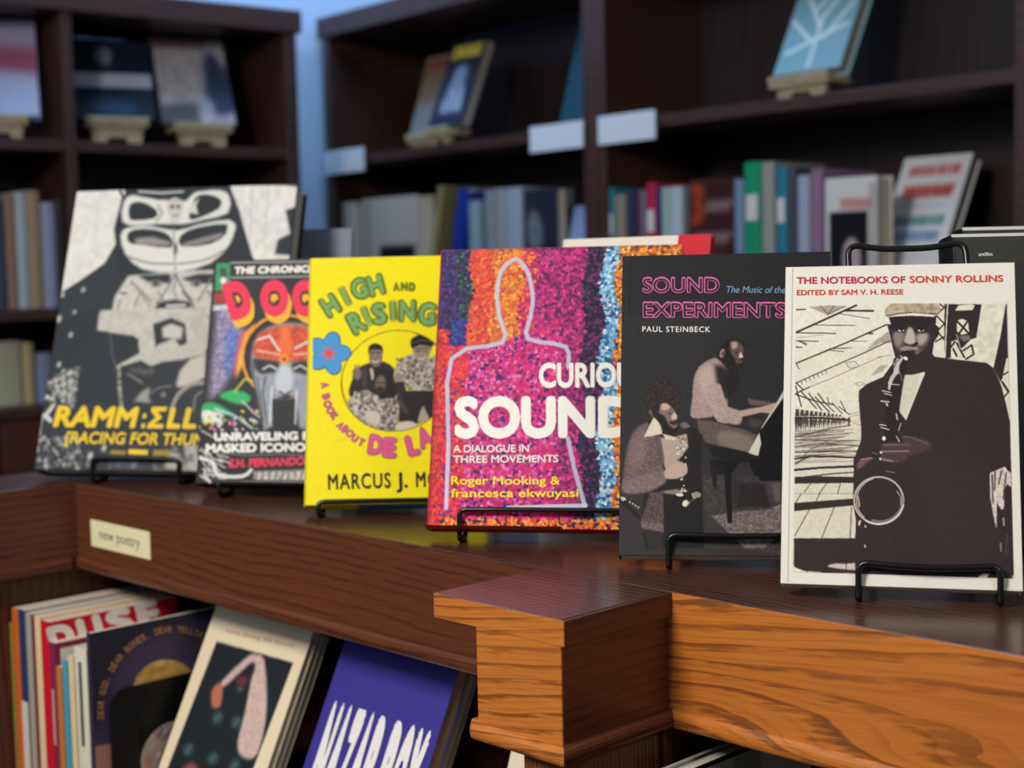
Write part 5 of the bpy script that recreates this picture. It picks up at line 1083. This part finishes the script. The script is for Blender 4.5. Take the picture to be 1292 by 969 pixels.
for a in [
 (-40, -24, 250, (120, 110, 100), 'stone book beyond the left edge'),
 (-22, -8, 246, (70, 60, 60), 'brown book beyond the left edge'),
 (-7, 6, 254, (60, 66, 84), 'slate-blue spine at the left edge, middle shelf'),
 (7, 20, 247, (140, 112, 92), 'tan spine on the middle shelf at left'),
 (20.5, 34, 243, (168, 174, 176), 'pale grey spine on the middle shelf at left'),
 (34.5, 51, 241, (156, 134, 104), 'cream-brown spine, tallest on the middle shelf at left'),
 (53, 70, 256, (150, 150, 178), 'lavender-grey spine on the middle shelf at left'),
 (72, 79.5, 252, (60, 60, 60), 'dark grey spine beside the upright at left')]:
    spine(UL, ZL2, .04, *a[:3], a[3], a[4], G3, yy=300)
G4 = 'items on the low ledge of the left-wall bookcase'
for a in [
 (-16, 26, 432, (170, 164, 140), 'cream box standing on the low ledge at left'),
 (29, 43, 433, (176, 160, 116), 'straw-coloured spine on the low ledge at left'),
 (46, 66, 446, (126, 136, 158), 'blue-grey spine half hidden by the largest hardcover')]:
    spine(UL, -.038, .035, *a[:3], a[3], a[4], G4, yy=470)
# shelf cards
CARD = P('white_shelf_card', (206, 212, 222), .5)
for x0_, x1_, y0_, y1_, lab in ((409, 459, 193, 220, 'white shelf card at the left end of the far shelf, nearest the wall strip'), (669, 736, 162, 192, 'white shelf card left of the middle upright'), (755, 827, 149, 182, 'white shelf card right of the middle upright')):
    s0, za = onunit(UR, -.006, x0_, y0_); s1, _ = onunit(UR, -.006, x1_, y0_); _, zb = onunit(UR, -.006, x0_, y1_)
    o = box('shelf_card', (s0, -.008, -.002), (s1, -.0045, .002+ (za-zb)), CARD, bev=.0004); o.location = (OR_[0], OR_[1], Z0+zb); o.rotation_euler = (0, 0, PHR)
    tag(o, lab, 'label', 'blank white shelf cards')

# ================================================================ books in the open shelf below the counter
def ony(x, y, Y):
    d = ray(x, y); return CP+d*(Y/d[1])
ZLS = -.3305; YS = .652
G5 = 'poetry books standing spine outwards under the counter'
rows = [
 (8.5, 14, 785, (150, 150, 70), 'thin olive-green spine, leftmost under the counter', .140),
 (14.3, 22.5, 768, (206, 104, 40), 'orange spine second from left under the counter', .146),
 (23, 31, 770, (40, 62, 104), 'navy spine with pale lower half under the counter', .142),
 (31.5, 38.5, 774, (170, 164, 150), 'grey spine right of the navy one under the counter', .140),
 (39, 42.5, 776, (120, 50, 64), 'very thin wine-red spine left of the cream one', .138),
 (43, 50.5, 778, (232, 208, 160), 'cream spine directly left of the red book', .142),
 (51, 61, 784, (208, 24, 48), 'red book with large white capitals cut off at the top', .146),
 (61.5, 69, 811, (136, 44, 74), 'shorter wine-coloured spine with a white cover, in front of the red book', .125),
 (70.5, 77.5, 842, (196, 122, 60), 'short ochre spine left of the sky-blue one', .11),
 (78, 84.5, 833, (74, 156, 190), 'short sky-blue spine under the counter', .11),
 (85.5, 92.5, 828, (226, 206, 160), 'short cream spine right of the sky-blue one', .115),
 (93.5, 108.5, 818, (222, 218, 196), 'white spine with dark lettering left of the purple book', .12)]
LB = {}
for i, (a, b, yt, rgb, lab, dp) in enumerate(rows):
    p0, p1 = ony(a, yt+8, YS), ony(b, yt+8, YS); zt = ony((a+b)/2, yt, YS)[2]; t = p1[0]-p0[0]-.0008
    T, tf = make_book('paperback_book', lab, (p1[0], YS, ZLS), R(90), 0, dp, zt-ZLS, t, P('board_%d_%d_%d' % rgb, rgb, .45), hard=False, group=G5)
    LB[i] = (T, tf, dp, zt-ZLS, t)
T, tf, dp, h, t = LB[6]
WL = P('white_lettering', (240, 232, 220))
letter_mesh([('D', 66, 825, 98, 816, 34, .06), ('U', 103, 815, 134, 806, 34, .06), ('S', 139, 805, 172, 796, 34, .06), ('E', 177, 795, 206, 787, 34, .06)], tf, 'title_lettering', T, WL, -.0005)
T, tf, dp, h, t = LB[7]; box('white_cover_sheet', (.006, -.0006, .001), (dp-.001, -.0001, h-.006), P('off_white_cover', (226, 222, 206)), T)
T, tf, dp, h, t = LB[2]; box('pale_spine_band', (-.0012, .0003, .001), (-.0005, t-.0003, h*.55), P('pale_band', (214, 210, 196)), T)
T, tf, dp, h, t = LB[11]; box('dark_spine_lettering', (-.0012, t*.4, h*.5), (-.0005, t*.62, h*.93), P('soft_black_ink', (90, 90, 86)), T); box('teal_spine_mark', (-.0012, t*.1, h*.0+.001), (-.0005, t*.9, h*.3), P('teal_mark', (60, 110, 118)), T)
T, tf, dp, h, t = LB[7]; box('pale_spine_lettering', (-.0012, t*.35, h*.45), (-.0005, t*.65, h*.75), P('pale_pink_ink', (206, 160, 170)), T); box('white_spine_mark', (-.0012, t*.3, h*.2), (-.0005, t*.7, h*.3), WL, T)
# purple book
p1 = ony(113, 806, YS); zt = ony(111, 799, YS)[2]; h = zt-ZLS
T, tf = make_book('paperback_book', 'dark purple book with a golden half moon and curved title', (p1[0], YS, ZLS), R(90), 0, .152, h, .006, P('dark_purple_card', (52, 44, 66)), hard=False)
C = Canvas(.0006, .1514, .0006, h-.0006, 1500, (66, 56, 82), tf); C.frame(100, 740, 4.23)
C.poly([(20, 200), (700, 60), (760, 120), (560, 180), (300, 300), (180, 480), (130, 700), (60, 800)], (44, 42, 52), 30, .95); C.ell(470, 560, 300, 300, (80, 68, 96), 0, 40, .7)
C.poly([(60, 850), (200, 830), (200, 1000), (60, 1000)], (176, 120, 104), 4); C.ell(460, 560, 178, 172, (206, 168, 88), -12, 3, noise=30, cell=9); C.ell(470, 620, 170, 160, (196, 140, 60), -12, 30, .6)
C.build('cover_print', T)
GO = P('gold_ink', (196, 142, 96)); it = []; txt = "DEAR GOD. DEAR BONES. DEAR YELLOW."
cx0, cy0 = 100+455/4.23, 740+600/4.23
for i, ch in enumerate(txt):
    if ch == ' ': continue
    a = R(186-i*4.05); rx, ry = 77, 83; cx, cy = cx0+rx*math.cos(a), cy0-ry*math.sin(a)-(cx0*0); tx, ty = math.sin(a)*rx, math.cos(a)*ry; l = math.hypot(tx, ty); tx, ty = tx/l, ty/l
    wd = {'.': 1.5, 'I': 1.5}.get(ch, 5); sz = 8 if ch != '.' else 8
    it.append((ch, cx-tx*wd/2, cy-ty*wd/2-.18*(cx-cx0), cx+tx*wd/2, cy+ty*wd/2-.18*(cx-cx0+tx*wd), sz, .012))
letter_mesh(it, tf, 'title_lettering', T, GO, -.0006)
# metal bookend
XB = p1[0]+.004
T = thing('bookend', 'black metal bookend plate leaning on the purple book', 'bookend', (XB, .667, ZLS))
bm = bmesh.new(); W_, H_, rr_ = .135, .150, .018; pr = [(0, 0)]
for a in np.linspace(180, 90, 7): pr.append((rr_+rr_*math.cos(R(a)), H_-rr_+rr_*math.sin(R(a))))
for a in np.linspace(90, 0, 7): pr.append((W_-rr_+rr_*math.cos(R(a)), H_-rr_+rr_*math.sin(R(a))))
pr.append((W_, 0))
a = [bm.verts.new((0, y, z)) for y, z in pr]; b = [bm.verts.new((.0015, y, z)) for y, z in pr]; bm.faces.new(a); bm.faces.new(b[::-1])
for i in range(len(pr)): bm.faces.new((a[i], b[i], b[(i+1) % len(pr)], a[(i+1) % len(pr)]))
bmesh.ops.recalc_face_normals(bm, faces=bm.faces); BE = mat('black_bookend_steel', (11, 11, 13), .5, .3, var=.02); bmobj('plate', bm, BE, T)
box('foot', (.0016, 0, 0), (.03, W_, .0012), BE, T)
tfb = book_tf((XB+.0016, .667, ZLS), R(90), 0); C = Canvas(0, .135, 0, .168, 1300, (11, 11, 13), tfb); 
q = tfb(np.array([216.]), np.array([953.]))[0]; rad = .034
C = Canvas(q[0]-rad, q[0]+rad, max(q[1]-rad, .001), q[1]+rad, 1300, (180, 160, 150), lambda x, y: np.stack([x, y], -1))
C.frame(0, 0, 1); gg = random.Random(5)
for _ in range(70): C.ell(q[0]+gg.uniform(-rad, rad), q[1]+gg.uniform(-rad, rad), gg.uniform(.002, .009), gg.uniform(.001, .004), gg.choice([(196, 176, 168), (110, 100, 104), (206, 130, 90), (150, 146, 150), (226, 214, 206)]), gg.uniform(30, 90), .0006, .8)
yy, xx = np.mgrid[0:C.h, 0:C.w]; rr = np.hypot((xx-C.w/2), (yy-rad*C.res)); C.c[rr > rad*C.res*.99] = (13, 13, 15)
o = C.build('round_marbled_print', T, y=0); o.rotation_euler = (0, 0, R(90)); o.location = (.0019, 0, 0)
# cream book with sleeve picture, copies behind it
def lower_face(name, label, loc, yaw, lean, w_, h_, t, rgb, n, blabel, pages=PAGES, brgb=(228, 214, 184)):
    T, tf = make_book(name, label, loc, R(yaw), R(lean), w_, h_, t, P('board_%d_%d_%d' % rgb, rgb, .5), hard=False, pages=pages)
    a, l = R(yaw), R(lean); nl = np.array([-math.sin(a)*math.cos(l), math.cos(a)*math.cos(l), -math.sin(l)])
    v = np.array([-math.sin(a)*math.sin(l), math.cos(a)*math.sin(l), math.cos(l)])
    off = t
    for k in range(n):
        lo = np.array(loc)+nl*(off+.0012)+v*(off*math.tan(l)+.001); make_book(name, blabel[k], tuple(lo), R(yaw), R(lean), w_-.001*(k+1), h_-.002-off*math.tan(l), .006, P('board_%d_%d_%d' % brgb, brgb, .5), hard=False, pages=PAGES); off += .0070
    return T, tf
T, tf = lower_face('paperback_book', 'cream paperback with a long pink sleeve pictured on dark ground', (-1.2171, .6761, -.325), -.11, 26.0, .1605, .235, .007, (232, 214, 180), 2, ('cream copy directly behind the sleeve-picture paperback', 'rearmost cream copy behind the sleeve-picture paperback'))
C = Canvas(.0006, .160, .03, .2345, 1300, (232, 214, 180), tf); C.frame(190, 750, 4.426); L = C.line
C.poly([(370, 262), (795, 380), (560, 1000), (300, 1200), (-20, 1300), (100, 960)], (33, 39, 42), 2)
C.poly([(400, 480), (540, 345), (590, 332), (635, 360), (650, 560), (640, 720), (600, 880), (550, 915), (500, 890), (485, 820), (530, 640), (560, 480), (585, 400), (560, 380), (430, 500), (395, 515)], (206, 176, 166), 4, 1, sm=2, noise=14, cell=3)
C.poly([(350, 520), (385, 490), (405, 520), (390, 625), (345, 625), (340, 560)], (186, 110, 86), 4, 1, sm=2); C.ell(510, 480, 32, 30, (130, 50, 66), 0, 6, .8); C.ell(500, 525, 18, 14, (90, 120, 100), 0, 5, .8)
for x, y in ((375, 685), (480, 710), (213, 860), (350, 910), (470, 950)): C.ell(x, y, 30, 36, (62, 92, 92), 20, 5, .8); L([(x-14, y+20), (x+14, y-20)], 5, (84, 120, 118), .7, 3)
C.poly([(170, 970), (230, 930), (270, 960), (250, 1000)], (150, 80, 84), 6); C.build('cover_print', T)
letter_mesh([('Some Strong Silk Sleeves', 284, 797.5, 371, 817.5, 5.6, -.01, .3)], tf, 'script_lettering', T, P('faint_red_ink', (206, 140, 130)), -.0006)
T, tf = lower_face('paperback_book', 'violet-blue book with tall white condensed capitals', (-1.0157, .6810, -.325), 0, 26.0, .1508, .235, .013, (62, 52, 140), 2, ('pale copy directly behind the violet-blue book', 'rearmost pale copy behind the violet-blue book'), pages=pagemat('tan_page_edges', (206, 172, 140)))
NZ = P('chalk_white_ink', (236, 232, 226)); C_ = 370; 
lets = [('N', 395.5, 969+14, 414, 974+14, 92), ('A', 416, 976+13, 435, 981+13, 88), ('Z', 432, 981+11, 448, 986+11, 85), ('A', 443, 984+10, 461, 989+10, 84), ('R', 464, 990+9, 481, 995+9, 86), ('B', 484, 996+7, 500, 1001+7, 80), ('O', 503, 1001+5, 519, 1006+5, 78), ('Y', 524, 1005+1, 541, 1010+1, 74)]
# letters are laid out straight on the cover plane
q = tf(np.array([423., 545., 400.]), np.array([884., 926., 969.])); base = q[0]; wtot = q[1, 0]-q[0, 0]; capm = .105
def pl(x, y): return np.stack([base[0]+np.asarray(x), base[1]-capm+capm-np.asarray(y)], -1)
xs = 0; it = []
for ch, wf in (('N', .125), ('A', .125), ('Z', .11), ('A', .125), ('R', .125), (' ', .035), ('B', .12), ('O', .12), ('Y', .125)):
    if ch != ' ': it.append((ch, xs*wtot, capm, (xs+wf-.006)*wtot, capm, capm, .06))
    xs += wf
letter_mesh(it, pl, 'title_lettering', T, NZ, -.0006)
# cream book behind the post and books in the right bay
q = onz(616, 936, -.16)
T, tf = make_book('paperback_book', 'cream book half hidden behind the square post', (q[0], q[1]-.03, -.325), 0, R(20), .08, .175, .012, P('warm_cream_card', (232, 214, 186)), hard=False)
q = onz(885, 953, -.112)
make_book('magazine', 'white-edged magazine standing right of the post in the right bay', (q[0]-.001, .70, ZLS), R(90), 0, .155, -.112-ZLS, .003, P('white_card', (226, 222, 208)), hard=False, cat='magazine')
T, tf = make_book('magazine', 'black-bordered magazine with sage blocks, second in the right bay', (q[0]+.012, .70, ZLS), R(90), 0, .155, -.112-ZLS, .009, P('black_jacket', (26, 27, 32)), hard=False, cat='magazine')
C = Canvas(.004, .151, .02, -.112-ZLS-.003, 900, (176, 178, 150), lambda x, y: np.stack([x, y], -1)); C.frame(0, 0, 1); C.poly([(.06, .2), (.09, .2), (.09, .22), (.06, .22)], (140, 140, 110), .001); C.build('cover_print', T)
# label stuck on the long frieze
q0, q1, q2 = ony(114.5, 655, YF-.001), ony(189, 673, YF-.001), ony(114.5, 688, YF-.001)
T = thing('paper_label', 'small cream paper label stuck on the long frieze at left', 'label', (q0[0], YF-.0009, q2[2]))
LW, LH = q1[0]-q0[0], q0[2]-q2[2]
box('card', (0, -.0006, 0), (LW, 0, LH), P('cream_label', (232, 220, 176)), T)
letter_mesh([('new poetry', LW*.16, LH*.66, LW*.84, LH*.66, LH*.40, 0)], lambda x, y: np.stack([x, LH-y], -1), 'label_lettering', T, P('grey_pencil', (128, 122, 104)), -.0009)
